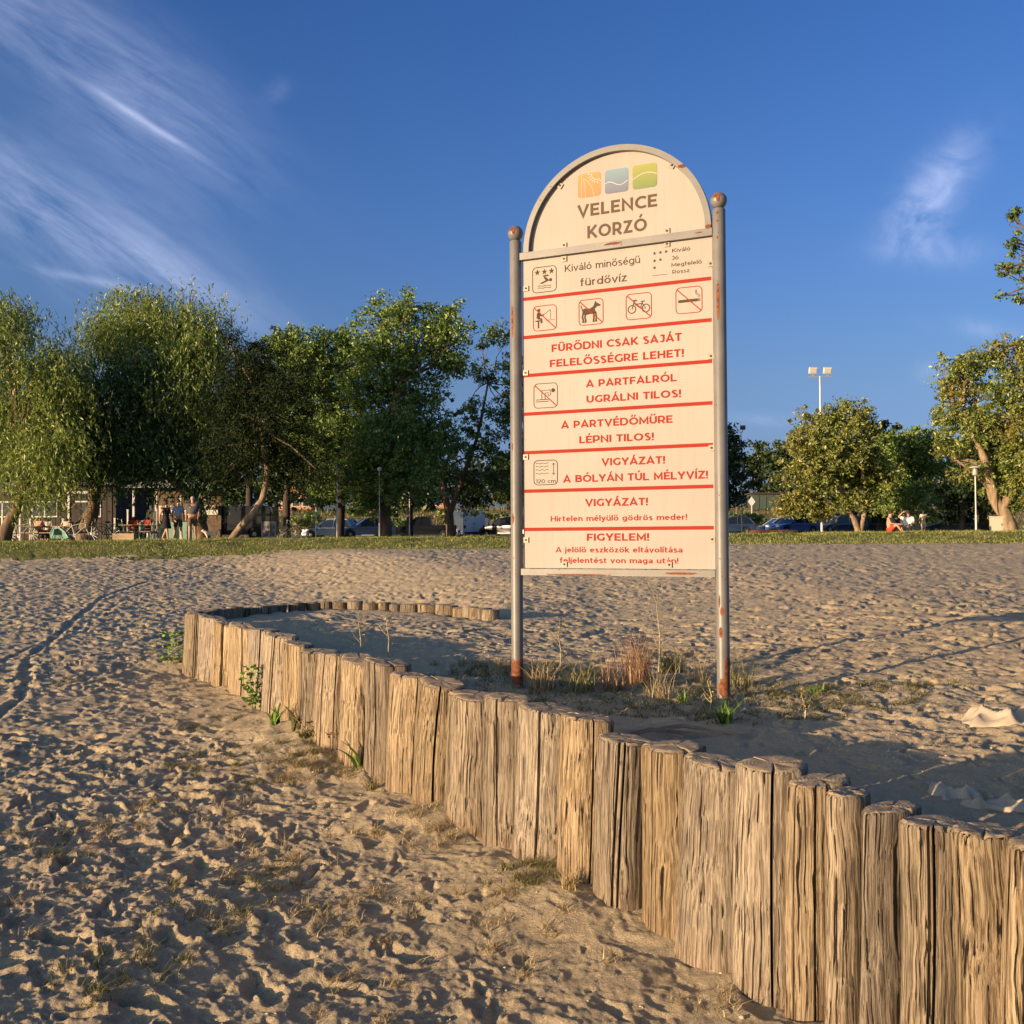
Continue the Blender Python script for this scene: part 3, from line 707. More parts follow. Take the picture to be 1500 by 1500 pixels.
# geometric sans lettering drawn as strokes: each glyph = (width, strokes) in a box of cap height 1
def _arc(cx_, cy_, rx, ry, a0, a1, n=12): return [(cx_+rx*math.cos(R(a0+(a1-a0)*k/n)), cy_+ry*math.sin(R(a0+(a1-a0)*k/n))) for k in range(n+1)]
_XH = .72
def _bowl(x0, x1, y0, y1): return _arc((x0+x1)/2, (y0+y1)/2, (x1-x0)/2, (y1-y0)/2, 0, 360, 22)
def glyph(ch, bw):
    """returns advance width and a list of centre-line strokes; bw = half stroke width"""
    h = bw; T_ = 1-h; x = _XH-h; b = h
    acc = {'Á': ('A', 'a'), 'É': ('E', 'a'), 'Í': ('I', 'a'), 'Ó': ('O', 'a'), 'Ú': ('U', 'a'), 'Ö': ('O', 'u'), 'Ü': ('U', 'u'), 'Ő': ('O', 'd'), 'Ű': ('U', 'd'),
           'á': ('a', 'a'), 'é': ('e', 'a'), 'í': ('ı', 'a'), 'ó': ('o', 'a'), 'ú': ('u', 'a'), 'ö': ('o', 'u'), 'ü': ('u', 'u'), 'ő': ('o', 'd'), 'ű': ('u', 'd')}
    if ch in acc:
        base, k = acc[ch]; W_, st, dots = glyph(base, bw); top = (1.0 if base.isupper() else _XH)+.09; c = W_/2
        if base == 'J': c = W_*.7
        st = list(st); dots = list(dots)
        if k == 'a': st.append(([(c-.05, top), (c+.12, top+.25)], 1))
        if k == 'd': st += [([(c-.24, top), (c-.11, top+.25)], 1), ([(c+.06, top), (c+.19, top+.25)], 1)]
        if k == 'u': dots += [(c-.15, top+.08), (c+.15, top+.08)]
        return W_, st, dots
    S_ = lambda *p: (list(p), 0); D = []
    g_ = {
     ' ': (.30, []), '!': (.16, [S_((.08, T_+h), (.08, .30))]), '-': (.4, [S_((.05, .4), (.35, .4))]),
     'A': (.84, [S_((h*.6, 0), (.42, T_+h*.6), (.84-h*.6, 0)), S_((.18, .27), (.66, .27))]),
     'B': (.74, [S_((h, 0), (h, 1)), (([(h, T_), (.40, T_)] + _arc(.40, .755-h*.25, .22, .245-h*.75, 90, -90) + [(h, .51)]), 0), (([(h, .51), (.44, .51)] + _arc(.44, .255+h*.5, .24, .255-h*.5, 90, -90) + [(h, b)]), 0)]),
     'C': (.78, [(_arc(.5, .5, .5-h, .5-h, 48, 312, 20), 0)]),
     'D': (.82, [S_((h, 0), (h, 1)), ([(h, T_), (.36, T_)] + _arc(.36, .5, .46-h, .5-h, 90, -90, 16) + [(h, b)], 0)]),
     'E': (.64, [S_((h, 0), (h, 1)), S_((h, T_), (.64, T_)), S_((h, .5), (.58, .5)), S_((h, b), (.65, b))]),
     'F': (.62, [S_((h, 0), (h, 1)), S_((h, T_), (.62, T_)), S_((h, .46), (.56, .46))]),
     'G': (.82, [(_arc(.5, .5, .5-h, .5-h, 48, 300, 20) + [(.82-h, .19), (.82-h, .5)], 0)]),
     'H': (.80, [S_((h, 0), (h, 1)), S_((.80-h, 0), (.80-h, 1)), S_((h, .5), (.8-h, .5))]),
     'I': (.17, [S_((.085, 0), (.085, 1))]),
     'J': (.55, [([(.12, T_), (.55-h, T_), (.55-h, .30)] + _arc(.28, .28, .27-h, .28-h, 0, -145, 10), 0)]),
     'K': (.76, [S_((h, 0), (h, 1)), S_((h, .32), (.70, 1)), S_((.30, .52), (.73, 0))]),
     'L': (.60, [S_((h, 1), (h, b), (.60, b))]),
     'M': (.94, [S_((h, 0), (h, T_), (.47, .24), (.94-h, T_), (.94-h, 0))]),
     'N': (.81, [S_((h, 0), (h, T_), (.81-h, b), (.81-h, 1))]),
     'O': (.98, [(_arc(.49, .5, .49-h, .5-h, 0, 360, 26), 0)]),
     'P': (.70, [S_((h, 0), (h, 1)), ([(h, T_), (.38, T_)] + _arc(.38, .64, .32-h, .36-h, 90, -90) + [(h, .28+h)], 0)]),
     'R': (.72, [S_((h, 0), (h, 1)), ([(h, T_), (.38, T_)] + _arc(.38, .64, .32-h, .36-h, 90, -90) + [(h, .28+h)], 0), S_((.42, .30), (.67, 0))]),
     'S': (.64, [(_arc(.32, .735, .29-h*.8, .265-h, 35, 270, 14) + _arc(.32, .255, .30-h*.8, .255-h*.6, 90, -145, 14)[0:], 0)]),
     'T': (.68, [S_((0, T_), (.68, T_)), S_((.34, 0), (.34, 1))]),
     'U': (.78, [([(h, 1), (h, .39)] + _arc(.39, .39, .39-h, .39-h, 180, 360, 14) + [(.78-h, 1)], 0)]),
     'V': (.82, [S_((h*.6, 1), (.41, h*.7), (.82-h*.6, 1))]),
     'Y': (.76, [S_((h*.5, 1), (.38, .40), (.76-h*.5, 1)), S_((.38, .42), (.38, 0))]),
     'Z': (.70, [S_((.02, T_), (.66-h, T_), (h*1.4, b), (.70, b))]),
     'a': (.56, [S_((.56-h, 0), (.56-h, .45)), (_arc(.28, .45, .28-h, .27-h, 0, 150, 10), 0), (_arc(.27, .21, .27-h, .21-h, 0, 360, 16), 0)]),
     'b': (.64, [S_((h, 0), (h, 1.05)), (_bowl(h, .64-h, b, x), 0)]),
     'c': (.56, [(_arc(.33, .36, .33-h, .36-h, 50, 310, 16), 0)]),
     'd': (.64, [S_((.64-h, 0), (.64-h, 1.05)), (_bowl(h, .64-h, b, x), 0)]),
     'e': (.62, [([(h, .38), (.62-h, .38)] + _arc(.31, .36, .31-h, .36-h, 4, 318, 18), 0)]),
     'f': (.38, [([(.15, 0), (.15, .80)] + _arc(.33, .84, .18, .22-h, 180, 95, 6), 0), S_((0, .66), (.36, .66))]),
     'g': (.64, [([(.64-h, .72), (.64-h, .02)] + _arc(.31, .04, .33-h, .26-h, 0, -145, 10), 0), (_bowl(h, .64-h, b+.02, x), 0)]),
     'h': (.60, [S_((h, 0), (h, 1.05)), ([(h, .40)] + _arc(.30, .40, .30-h, .32-h, 180, 0, 10) + [(.60-h, 0)], 0)]),
     'i': (.15, [S_((.075, 0), (.075, .72))]), 'ı': (.15, [S_((.075, 0), (.075, .72))]),
     'j': (.15, [([(.075, .72), (.075, -.08)] + _arc(-.05, -.08, .125, .14, 0, -80, 5), 0)]),
     'k': (.58, [S_((h, 0), (h, 1.05)), S_((h, .26), (.52, .72)), S_((.22, .40), (.56, 0))]),
     'l': (.15, [S_((.075, 0), (.075, 1.05))]),
     'm': (.96, [S_((h, 0), (h, .72)), ([(h, .44)] + _arc(.27, .46, .23-h*.4, .26-h, 180, 0, 8) + [(.48, 0)], 0), ([(.48, .44)] + _arc(.70, .46, .24-h*.4, .26-h, 180, 0, 8) + [(.94-h*.4, 0)], 0)]),
     'n': (.60, [S_((h, 0), (h, .72)), ([(h, .40)] + _arc(.30, .40, .30-h, .32-h, 180, 0, 10) + [(.60-h, 0)], 0)]),
     'o': (.66, [(_arc(.33, .36, .33-h, .36-h, 0, 360, 20), 0)]),
     'p': (.64, [S_((h, -.25), (h, .72)), (_bowl(h, .64-h, b, x), 0)]),
     'r': (.38, [S_((h, 0), (h, .72)), ([(h, .40)] + _arc(.30, .42, .26-h*.4, .30-h, 180, 88, 7), 0)]),
     's': (.50, [(_arc(.25, .53, .22-h*.7, .19-h, 35, 270, 10) + _arc(.25, .185, .23-h*.7, .185-h*.6, 90, -145, 10), 0)]),
     't': (.40, [([(.15, .92), (.15, .22)] + _arc(.32, .20, .17, .20-h, 180, 285, 6), 0), S_((0, .66), (.37, .66))]),
     'u': (.60, [([(h, .72), (h, .31)] + _arc(.30, .31, .30-h, .31-h, 180, 360, 10), 0), S_((.60-h, 0), (.60-h, .72))]),
     'v': (.58, [S_((h*.6, .72), (.29, h*.7), (.58-h*.6, .72))]),
     'y': (.58, [S_((h*.6, .72), (.30, h)), S_((.58-h*.6, .72), (.27, 0), (.20, -.16), (.04, -.18))]),
     'z': (.52, [S_((.03, x), (.47-h, x), (h*1.4, b), (.52, b))]),
     '1': (.34, [S_((.02, T_), (.34-h, T_), (.34-h, 0))]), '0': (.70, [(_arc(.35, .5, .35-h, .5-h, 0, 360, 22), 0)]),
     '2': (.62, [(_arc(.30, .70, .28-h*.5, .30-h, 160, -35, 10) + [(h*1.4, b), (.62, b)], 0)]),
    }[ch]
    if ch == '!': D = [(.08, .075)]
    if ch in 'ij': D = [(.075, .93)]
    return g_[0], g_[1], D
def stroke_text(txt, bold):
    """flat triangles of a line of lettering, cap height 1, starting at x = 0"""
    V_ = []; F_ = []; x = 0; h = bold/2; lift = 0
    for ch in txt:
        W_, st, dots = glyph(ch, h)
        for pts, fl_ in st:
            h = bold/2*(.72 if fl_ else 1)
            P_ = [Vector((p[0]+x, p[1])) for p in pts]
            P_ = [p for i_, p in enumerate(P_) if i_ == 0 or (p-P_[i_-1]).length > 1e-3]
            closed = len(P_) > 8 and (P_[0]-P_[-1]).length < 1e-4
            if closed: P_ = P_[:-1]
            n = len(P_); b0 = len(V_)
            for i, p in enumerate(P_):
                a = P_[(i-1) % n] if (closed or i > 0) else None; c = P_[(i+1) % n] if (closed or i < n-1) else None
                d1 = (p-a).normalized() if a else None; d2 = (c-p).normalized() if c else None
                d1 = d1 or d2; d2 = d2 or d1
                n1_ = Vector((-d1.y, d1.x)); n2_ = Vector((-d2.y, d2.x)); mm = (n1_+n2_)
                if mm.length < .3: mm = n2_
                mm.normalize(); k = min(1/max(.3, mm.dot(n2_)), 2.2)
                V_ += [(p+mm*h*k, lift), (p-mm*h*k, lift)]
            for i in range(n if closed else n-1):
                j = (i+1) % n; F_.append((b0+2*i, b0+2*i+1, b0+2*j+1, b0+2*j))
            lift += 1
        for (dx, dy) in dots:
            b0 = len(V_); r_ = bold/2*1.15
            V_ += [(Vector((x+dx+r_*math.cos(k*math.pi/5), dy+r_*math.sin(k*math.pi/5))), lift) for k in range(10)]; F_.append(tuple(range(b0, b0+10))); lift += 1
        x += W_ + .13
    return V_, F_, x-.13
def text_part(txt, px0, py0, px1, py1, cap, m, parent, name='lettering', bold=0.0, y=None):
    W_ = stroke_text(txt, bold)[2]
    s0, z0_ = sp(px0, py0); s1, z1_ = sp(px1, py1); depth = (PA+SX*((s0+s1)/2)).y; H = cap*depth/1500; zb_ = (z0_+z1_)/2
    yy = LAY if y is None else y; x0 = 0
    for wd in txt.split(' '):                # every word is a piece of print of its own
        V_, F_, w_ = stroke_text(wd, bold)
        vs = [(s0+(s1-s0)*(x0+v.x)/W_, yy-.00002*(l % 5), zb_+v.y*H) for v, l in V_]
        x0 += w_+.13+.30+.13
        me = bpy.data.meshes.new(name); me.from_pydata(vs, [], F_); me.materials.append(m); me.update()
        o2 = bpy.data.objects.new(name, me); COL.objects.link(o2); o2.parent = parent
T = text_part
T('VELENCE', 845.4, 318, 961.8, 302, 18.6, MP_GREY, arch_panel, 'lettering', .20)
T('KORZÓ', 859.7, 348.3, 946.8, 337.4, 18.8, MP_GREY, arch_panel, 'lettering', .20)
T('Kiváló minőségű', 826.6, 398.4, 936.8, 384.4, 10.6, MP_BROWN, low_panel, 'lettering', .125)
T('fürdővíz', 849.3, 419, 917.3, 411, 11.4, MP_BROWN, low_panel, 'lettering', .135)
T('Kiváló', 983.8, 369.3, 1010.5, 366.2, 5.8, MP_BROWN, low_panel, 'lettering', .135)
T('Jó', 983, 380.4, 993.3, 379.2, 5.8, MP_BROWN, low_panel, 'lettering', .135)
T('Megfelelő', 983, 390.7, 1027.3, 385.3, 5.8, MP_BROWN, low_panel, 'lettering', .135)
T('Rossz', 984.4, 400.6, 1009.2, 398.0, 5.8, MP_BROWN, low_panel, 'lettering', .135)
for row in [('FÜRŐDNI CSAK SAJÁT', 807.3, 516.5, 997.8, 497.3, 11.2), ('FELELŐSSÉGRE LEHET!', 804.6, 539.2, 1000.7, 520.4, 11.2),
            ('A PARTFALRÓL', 857.9, 568, 990.4, 557, 10.8), ('UGRÁLNI TILOS!', 858.4, 591, 996.5, 580, 10.8),
            ('A PARTVÉDŐMŰRE', 821.4, 628.9, 984.2, 617.6, 10.8), ('LÉPNI TILOS!', 847.8, 650.2, 956.6, 643.5, 10.8),
            ('VIGYÁZAT!', 880.6, 682.6, 973.1, 678, 10.8), ('A BÓLYÁN TÚL MÉLYVÍZ!', 824.4, 708.2, 1036, 699, 10.8),
            ('VIGYÁZAT!', 856.7, 742, 948, 739.5, 10.8), ('Hirtelen mélyülő gödrös meder!', 805.9, 764.4, 1005.7, 760.7, 8.2),
            ('FIGYELEM!', 858.9, 792.6, 949.7, 791.6, 10.8), ('A jelölő eszközök eltávolítása', 813.3, 809.8, 999, 808.8, 8.0),
            ('feljelentést von maga után!', 819.4, 825.3, 992.8, 824.8, 8.0)]:
    T(*row, MP_RED, low_panel, 'lettering', .20 if row[0].isupper() else .165)
# flat print drawn as shapes a hair in front of the panel
def strip(g, pts, w_, y, closed=False):
    n = len(pts); P_ = [Vector((p[0], 0, p[1])) for p in pts]; vs = []
    for i, p in enumerate(P_):
        a = P_[(i-1) % n] if (closed or i > 0) else p; b = P_[(i+1) % n] if (closed or i < n-1) else p
        t = (b-a); t.normalize(); nrm = Vector((-t.z, 0, t.x))
        vs += [p+nrm*w_/2, p-nrm*w_/2]
    vs = [(q.x, y, q.z) for q in vs]
    rng_ = range(n if closed else n-1)
    g.add(vs, [(2*i, 2*i+1, 2*((i+1) % n)+1, 2*((i+1) % n)) for i in rng_])
def disc(g, x, z, r_, y, n=16, rz=None): g.add([(x+r_*math.cos(2*math.pi*k/n), y, z+(rz or r_)*math.sin(2*math.pi*k/n)) for k in range(n)], [tuple(range(n))])
def polyg(g, pts, y): g.add([(p[0], y, p[1]) for p in pts], [tuple(range(len(pts)))])
def rrect(x0, z0, x1, z1, r_, n=5):
    out = []
    for cx_, cz_, a0 in ((x1-r_, z1-r_, 0), (x0+r_, z1-r_, 90), (x0+r_, z0+r_, 180), (x1-r_, z0+r_, 270)):
        for k in range(n+1):
            a = R(a0+90*k/n); out.append((cx_+r_*math.cos(a), cz_+r_*math.sin(a)))
    return out
def star(g, x, z, r_, y):
    polyg(g, [(x+(r_ if k % 2 == 0 else r_*.42)*math.sin(math.pi*k/5), z+(r_ if k % 2 == 0 else r_*.42)*math.cos(math.pi*k/5)) for k in range(10)], y)
for (ya, yb) in ((440, 404.3), (496.1, 465.5), (551.5, 526.9), (608.3, 587.8), (664.3, 649.7), (720.5, 711.1), (776, 772.4)):
    z = (sp(772, ya)[1]+sp(1042, yb)[1])/2
    g = G(); g.box(((pl+pr)/2-.002, LAY+.0004, z), (pr-pl-.012, .001, .0215)); g.build('red_stripe', MP_RED, low_panel)
g = G(); a = sp(955, 403.5); b = sp(977.5, 400.8); strip(g, [(a[0], (a[1]+b[1])/2), (b[0], (a[1]+b[1])/2)], .0025, LAY); g.build('legend_line', MP_BROWN, low_panel, fix=False)
for cx_, cy_ in ((962, 797), (1000, 791), (1037, 785), (962, 845), (1000, 838), (962, 890)):
    s_, z_ = sp(740+cx_/4.412, 190+cy_/4.412); g = G(); star(g, s_, z_, .0115, LAY); g.build('legend_star', MP_BROWN, low_panel, fix=False)
def icon(name, px0, py0, px1, py1, border, draw, slash=None):
    """px0,py0 top-left ... px1,py1 bottom-right (photo pixels) of the rounded box"""
    a = sp(px0, py0); b = sp(px1, py1); cxm = (a[0]+b[0])/2
    s0, s1 = a[0], b[0]; zt_, zb_ = a[1], b[1]
    g = G(); g.cur = 0; strip(g, rrect(s0, zb_, s1, zt_, .16*(s1-s0)), .0045, LAY, True)
    W_, H_ = s1-s0, zt_-zb_
    f = lambda x, z: (s0+x*W_, zb_+z*H_)
    g.cur = 1; draw(g, f, W_)
    if slash is not None:
        g.cur = 2; strip(g, [f(.05, .93), f(.96, .06)], .0055, LAY-.001)
    return g.build(name, [border, MP_BROWN, slash or MP_RED], low_panel, fix=False)
def tri(px, py, s_=4.412, ox=740, oy=190): return ox+px/s_, oy+py/s_
def ic(name, x0, yT, x1, yB, border, draw, slash=None, s_=4.412, ox=740, oy=190):
    p = tri(x0, yT, s_, ox, oy); q = tri(x1, yB, s_, ox, oy); return icon(name, p[0], p[1], q[0], q[1], border, draw, slash)
def d_swim(g, f, W_):
    for x in (.2, .5, .8): star(g, *f(x, .80), W_*.125, LAY)
    disc(g, *f(.76, .46), W_*.065, LAY)
    polyg(g, [f(.30, .36), f(.40, .33), f(.70, .44), f(.60, .56), f(.50, .60), f(.68, .62), f(.66, .68), f(.44, .66), f(.50, .52), f(.56, .46)], LAY)
    for z in (.17, .25): strip(g, [f(.22+.07*k, z+.018*math.sin(k*1.6)) for k in range(9)], W_*.022, LAY)
def d_fish(g, f, W_):
    disc(g, *f(.24, .83), W_*.065, LAY)
    polyg(g, [f(.17, .74), f(.28, .76), f(.31, .66), f(.27, .50), f(.14, .50), f(.15, .66)], LAY)
    strip(g, [f(.25, .69), f(.35, .60), f(.44, .64)], W_*.055, LAY); strip(g, [f(.20, .50), f(.35, .47), f(.36, .30)], W_*.075, LAY)
    strip(g, [f(.09, .40), f(.33, .40)], W_*.05, LAY); strip(g, [f(.22, .40), f(.22, .10)], W_*.06, LAY)
    strip(g, [f(.40, .60), f(.74, .82)], W_*.016, LAY); strip(g, [f(.74, .82), f(.75, .42)], W_*.012, LAY); strip(g, [f(.55, .40), f(.94, .40)], W_*.014, LAY)
def d_dog(g, f, W_):
    polyg(g, [f(.14, .60), f(.22, .66), f(.46, .64), f(.60, .72), f(.66, .60), f(.70, .44), f(.60, .42), f(.42, .42), f(.30, .40), f(.16, .44)], LAY)
    polyg(g, [f(.60, .72), f(.64, .82), f(.68, .92), f(.74, .85), f(.90, .76), f(.88, .71), f(.74, .70), f(.66, .62)], LAY)
    strip(g, [f(.15, .58), f(.10, .72), f(.08, .80)], W_*.035, LAY)
    for pts_ in ([(.18, .50), (.14, .32), (.18, .20), (.16, .12)], [(.28, .46), (.24, .30), (.28, .20), (.26, .12)], [(.60, .48), (.62, .30), (.60, .12)], [(.69, .50), (.72, .30), (.70, .12)]):
        strip(g, [f(*p) for p in pts_], W_*.065, LAY)
        x, z = pts_[-1]; polyg(g, [f(x-.03, z-.02), f(x+.06, z-.02), f(x+.05, z+.02), f(x-.03, z+.03)], LAY)
def d_bike(g, f, W_):
    for cx_ in (.23, .78):
        c = f(cx_, .40); strip(g, [(c[0]+W_*.15*math.cos(k*math.pi/10), c[1]+W_*.15*math.sin(k*math.pi/10)) for k in range(20)], W_*.035, LAY, True)
    for pts_ in ([(.23, .40), (.33, .72), (.44, .72)], [(.33, .62), (.55, .42), (.66, .66)], [(.55, .42), (.78, .40), (.64, .60), (.36, .58)], [(.28, .74), (.40, .75)], [(.58, .67), (.74, .69)]):
        strip(g, [f(*p) for p in pts_], W_*.035, LAY)
def d_smoke(g, f, W_):
    a, b, c, d_ = f(.09, .42), f(.84, .42), f(.84, .53), f(.09, .53); polyg(g, [a, b, c, d_], LAY)
    for x in (.87, .92): strip(g, [f(x, .42), f(x, .53)], W_*.025, LAY)
    strip(g, [f(.92, .57), f(.92, .66), f(.80, .74), f(.78, .88)], W_*.018, LAY); strip(g, [f(.87, .57), f(.87, .64), f(.76, .72), f(.74, .86)], W_*.014, LAY)
def d_jump(g, f, W_):
    w_ = W_*.028
    strip(g, [f(.10, .26), f(.10, .34), f(.62, .34), f(.62, .26)], w_, LAY, True); strip(g, [f(.34, .34), f(.34, .72), f(.70, .72), f(.72, .52), f(.62, .48), f(.60, .62), f(.48, .60), f(.48, .34)], w_, LAY)
    disc(g, *f(.82, .70), W_*.08, LAY)
def d_depth(g, f, W_):
    for z in (.46, .61, .75, .88): strip(g, [f(.08+.055*k, z+.022*math.sin(k*math.pi/2)) for k in range(11)], W_*.02, LAY)
    strip(g, [f(.84, .40), f(.84, .88)], W_*.02, LAY)
    for z, s_ in ((.40, 1), (.88, -1)): strip(g, [f(.78, z+.07*s_), f(.84, z), f(.90, z+.07*s_)], W_*.02, LAY)
ic('star_swimmer_icon', 173, 893, 327, 1038, MP_BROWN, d_swim)
ic('no_fishing_icon', 178, 1143, 328, 1287, MP_RED, d_fish, MP_RED)
ic('no_dogs_icon', 473, 1103, 630, 1250, MP_RED, d_dog, MP_RED)
ic('no_bicycles_icon', 778, 1065, 943, 1213, MP_RED, d_bike, MP_RED)
ic('no_smoking_icon', 1100, 1024, 1270, 1174, MP_RED, d_smoke, MP_RED)
ic('no_jumping_icon', 167, 335, 307, 470, MP_GREY, d_jump, MP_RED, 4.054, 740, 480)
ic('deep_water_icon', 167, 790, 307, 930, MP_DARK, d_depth, None, 4.054, 740, 480)
T('120 cm', 740+178/4.054, 480+924/4.054, 740+297/4.054, 480+920/4.054, 5.6, MP_DARK, low_panel, 'lettering', .12)
# the emblem: three rounded squares
def grad_mat(name, cb, ct, z0_, z1_):
    m = bpy.data.materials.new(name); m.use_nodes = True; t = m.node_tree; b = t.nodes['Principled BSDF']
    tcn = nd(t, 'ShaderNodeTexCoord'); s_ = nd(t, 'ShaderNodeSeparateXYZ'); t.links.new(tcn.outputs['Object'], s_.inputs[0])
    mr = nd(t, 'ShaderNodeMapRange'); mr.inputs['From Min'].default_value = z0_; mr.inputs['From Max'].default_value = z1_; t.links.new(s_.outputs[2], mr.inputs[0])
    t.links.new(ramp(t, mr.outputs[0], [(0, cb), (1, ct)]), b.inputs['Base Color']); b.inputs['Roughness'].default_value = .5; return m
MP_WHITE = mat('print_white', (.40, .37, .34), .5)
def sqr(x0, yT, x1, yB, cb, ct, draw, nm):
    a = sp(*tri(x0, yT)); b = sp(*tri(x1, yB)); s0, s1, zt_, zb_ = a[0], b[0], a[1], b[1]; W_, H_ = s1-s0, zt_-zb_
    f = lambda x, z: (s0+x*W_, zb_+z*H_)
    g = G(); polyg(g, rrect(s0, zb_, s1, zt_, .13*W_), LAY); g.cur = 1; draw(g, f, W_)
    g.build(nm, [grad_mat(nm+'_print', cb, ct, zb_, zt_), MP_WHITE], arch_panel, fix=False)
LW = LAY-.001
def e_sun(g, f, W_):
    strip(g, [f(.17, .99), f(.165, .01)], W_*.018, LW); strip(g, [f(.24, .80), f(.32, .5), f(.33, .01)], W_*.018, LW)
    strip(g, [f(.24, .80), f(.45, .66), f(.62, .40), f(.72, .01)], W_*.018, LW)
    cx_, cz_ = .86, .93; strip(g, [f(cx_+.25*math.cos(a), cz_+.25*math.sin(a)) for a in np.linspace(R(175), R(298), 12)], W_*.03, LW)
    for a in np.linspace(R(178), R(292), 7): polyg(g, [f(cx_+.31*math.cos(a-.09), cz_+.31*math.sin(a-.09)), f(cx_+.44*math.cos(a), cz_+.44*math.sin(a)), f(cx_+.31*math.cos(a+.09), cz_+.31*math.sin(a+.09))], LW)
def e_wave(g, f, W_): strip(g, [f(x, .42-.09*math.sin((x-.42)*6.6)-.02) for x in np.linspace(0.0, 1.0, 20)], W_*.03, LW)
def e_hill(g, f, W_): strip(g, [f(x, .42+.22*math.sin(x*math.pi*.85)) for x in np.linspace(0.0, 1.0, 20)], W_*.03, LW)
sqr(466, 290, 614, 420, (.38, .13, .018), (.38, .18, .032), e_sun, 'orange_sun_emblem')
sqr(641, 262, 793, 392, (.075, .085, .145), (.115, .215, .28), e_wave, 'blue_wave_emblem')
sqr(820, 232, 979, 362, (.09, .15, .016), (.22, .23, .02), e_hill, 'green_hill_emblem')
# clips that hold the panels: a small square plate with a bolt
M_CLIP = mat('clip_metal', (.23, .21, .17), .5, .2, var=.15, scale=30); M_BOLT = mat('bolt_rust', (.06, .035, .02), .6, .3)
for k, (px_, py_, rot) in enumerate([(819.8, 271.6, 35), (983.8, 242, 30), (825.7, 361-2, 0), (825.7, 379, 0), (976.5, 339-1, 0), (976.5, 357, 0), (1040.5, 386, 0), (770, 422.4, 0), (769.6, 546, 0), (769.6, 669.5, 0), (770, 791, 0), (1041, 521.4, 0), (1042, 656, 0), (1043, 790, 0), (826.3, 826.6, 0), (979.8, 827.3, 0)]):
    s_, z_ = sp(px_, py_)
    Mr = Matrix.Rotation(R(rot), 4, 'Y')
    g = G(); g.box((0, 0, 0), (.034, .004, .034), M=Mr); g.box((0, .001, 0), (.036, .002, .010), M=Mr)
    c_ = g.build('panel_clip', M_CLIP, sign, loc=(s_, YP-.0062, z_))
    g = G(); g.lathe((0, 0, 0), [(.0065, 0), (.0065, .004), (.004, .005)], 10, M=Matrix.Rotation(R(90), 4, 'X')); g.build('bolt', M_BOLT, c_, loc=(0, -.002, 0))
# ------------------------------------------------------------------ trees
def leaf_mat(name, a, b_, c_, trans=.3, warm=0.0, gl=.04):
    m = bpy.data.materials.new(name); m.use_nodes = True; t = m.node_tree; t.nodes.remove(t.nodes['Principled BSDF']); out = t.nodes['Material Output']
    ge = nd(t, 'ShaderNodeNewGeometry')
    gk = lambda q_: (q_[0]*.84, q_[1]*.98, q_[2]*.88)
    if trans >= .2: a, b_, c_ = gk(a), gk(b_), gk(c_)
    c = ramp(t, ge.outputs['Random Per Island'], [(0, a), (.45, b_), (.8, c_), (1.0, tuple(min(1, q*1.5) for q in c_))])
    n = nd(t, 'ShaderNodeTexNoise', Scale=.55, Detail=3.0); t.links.new(ge.outputs['Position'], n.inputs['Vector'])
    c = mixc(t, ramp(t, n.outputs[0], [(.45, (0, 0, 0)), (.72, (.6, .6, .6))]), c, b_ if not warm else (.28, .20, .06))
    d = nd(t, 'ShaderNodeBsdfDiffuse'); tr = nd(t, 'ShaderNodeBsdfTranslucent'); t.links.new(c, d.inputs[0]); t.links.new(c, tr.inputs[0])
    g = nd(t, 'ShaderNodeBsdfGlossy', Roughness=.45); g.inputs[0].default_value = (.9, .9, .9, 1)
    m1 = nd(t, 'ShaderNodeMixShader'); m1.inputs[0].default_value = trans; t.links.new(d.outputs[0], m1.inputs[1]); t.links.new(tr.outputs[0], m1.inputs[2])
    m2 = nd(t, 'ShaderNodeMixShader'); m2.inputs[0].default_value = gl; t.links.new(m1.outputs[0], m2.inputs[1]); t.links.new(g.outputs[0], m2.inputs[2])
    t.links.new(m2.outputs[0], out.inputs[0]); return m
LF_WIL = leaf_mat('willow_leaves', (.09, .125, .025), (.23, .27, .055), (.42, .42, .11), .38)
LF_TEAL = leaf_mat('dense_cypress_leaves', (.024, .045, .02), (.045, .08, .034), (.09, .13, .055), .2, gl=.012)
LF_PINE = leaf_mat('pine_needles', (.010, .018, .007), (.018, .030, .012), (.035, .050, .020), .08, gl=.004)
LF_MID = leaf_mat('poplar_leaves', (.05, .09, .018), (.14, .20, .04), (.30, .34, .08))
LF_ASH = leaf_mat('ash_leaves', (.04, .075, .02), (.10, .15, .035), (.22, .26, .07))
LF_TAN = leaf_mat('sunburnt_leaves', (.08, .10, .02), (.20, .215, .045), (.36, .33, .09), .35, warm=1)
LF_OLIVE = leaf_mat('olive_green_leaves', (.08, .10, .02), (.20, .23, .05), (.36, .36, .09), .35, warm=1)
LF_DARK = leaf_mat('dark_green_leaves', (.018, .032, .010), (.035, .055, .016), (.07, .09, .03), .2)  # deep green leaf colour of the dark, second row and distant trees
BARK_W = mat('bark_brown', (.20, .135, .085), .95, col2=(.09, .06, .04), scale=6, bump=1.0, bscale=9, stretch=(1, 1, .25))
BARK_T = mat('bark_tan', (.34, .25, .16), .95, col2=(.17, .12, .075), scale=6, bump=1.0, bscale=9, stretch=(1, 1, .25))
BARK_D = mat('bark_dark', (.07, .05, .035), .95, col2=(.035, .026, .02), scale=6, bump=.8, bscale=9, stretch=(1, 1, .25))
def quads_from(c, a, b):
    v = np.stack([c-a, c+b*.9-a*.1, c+a, c-b*.9-a*.1], 1).reshape(-1, 3)
    return v, np.arange(len(v)).reshape(-1, 4)
def unit(v): return v/np.maximum(np.linalg.norm(v, axis=1, keepdims=True), 1e-9)
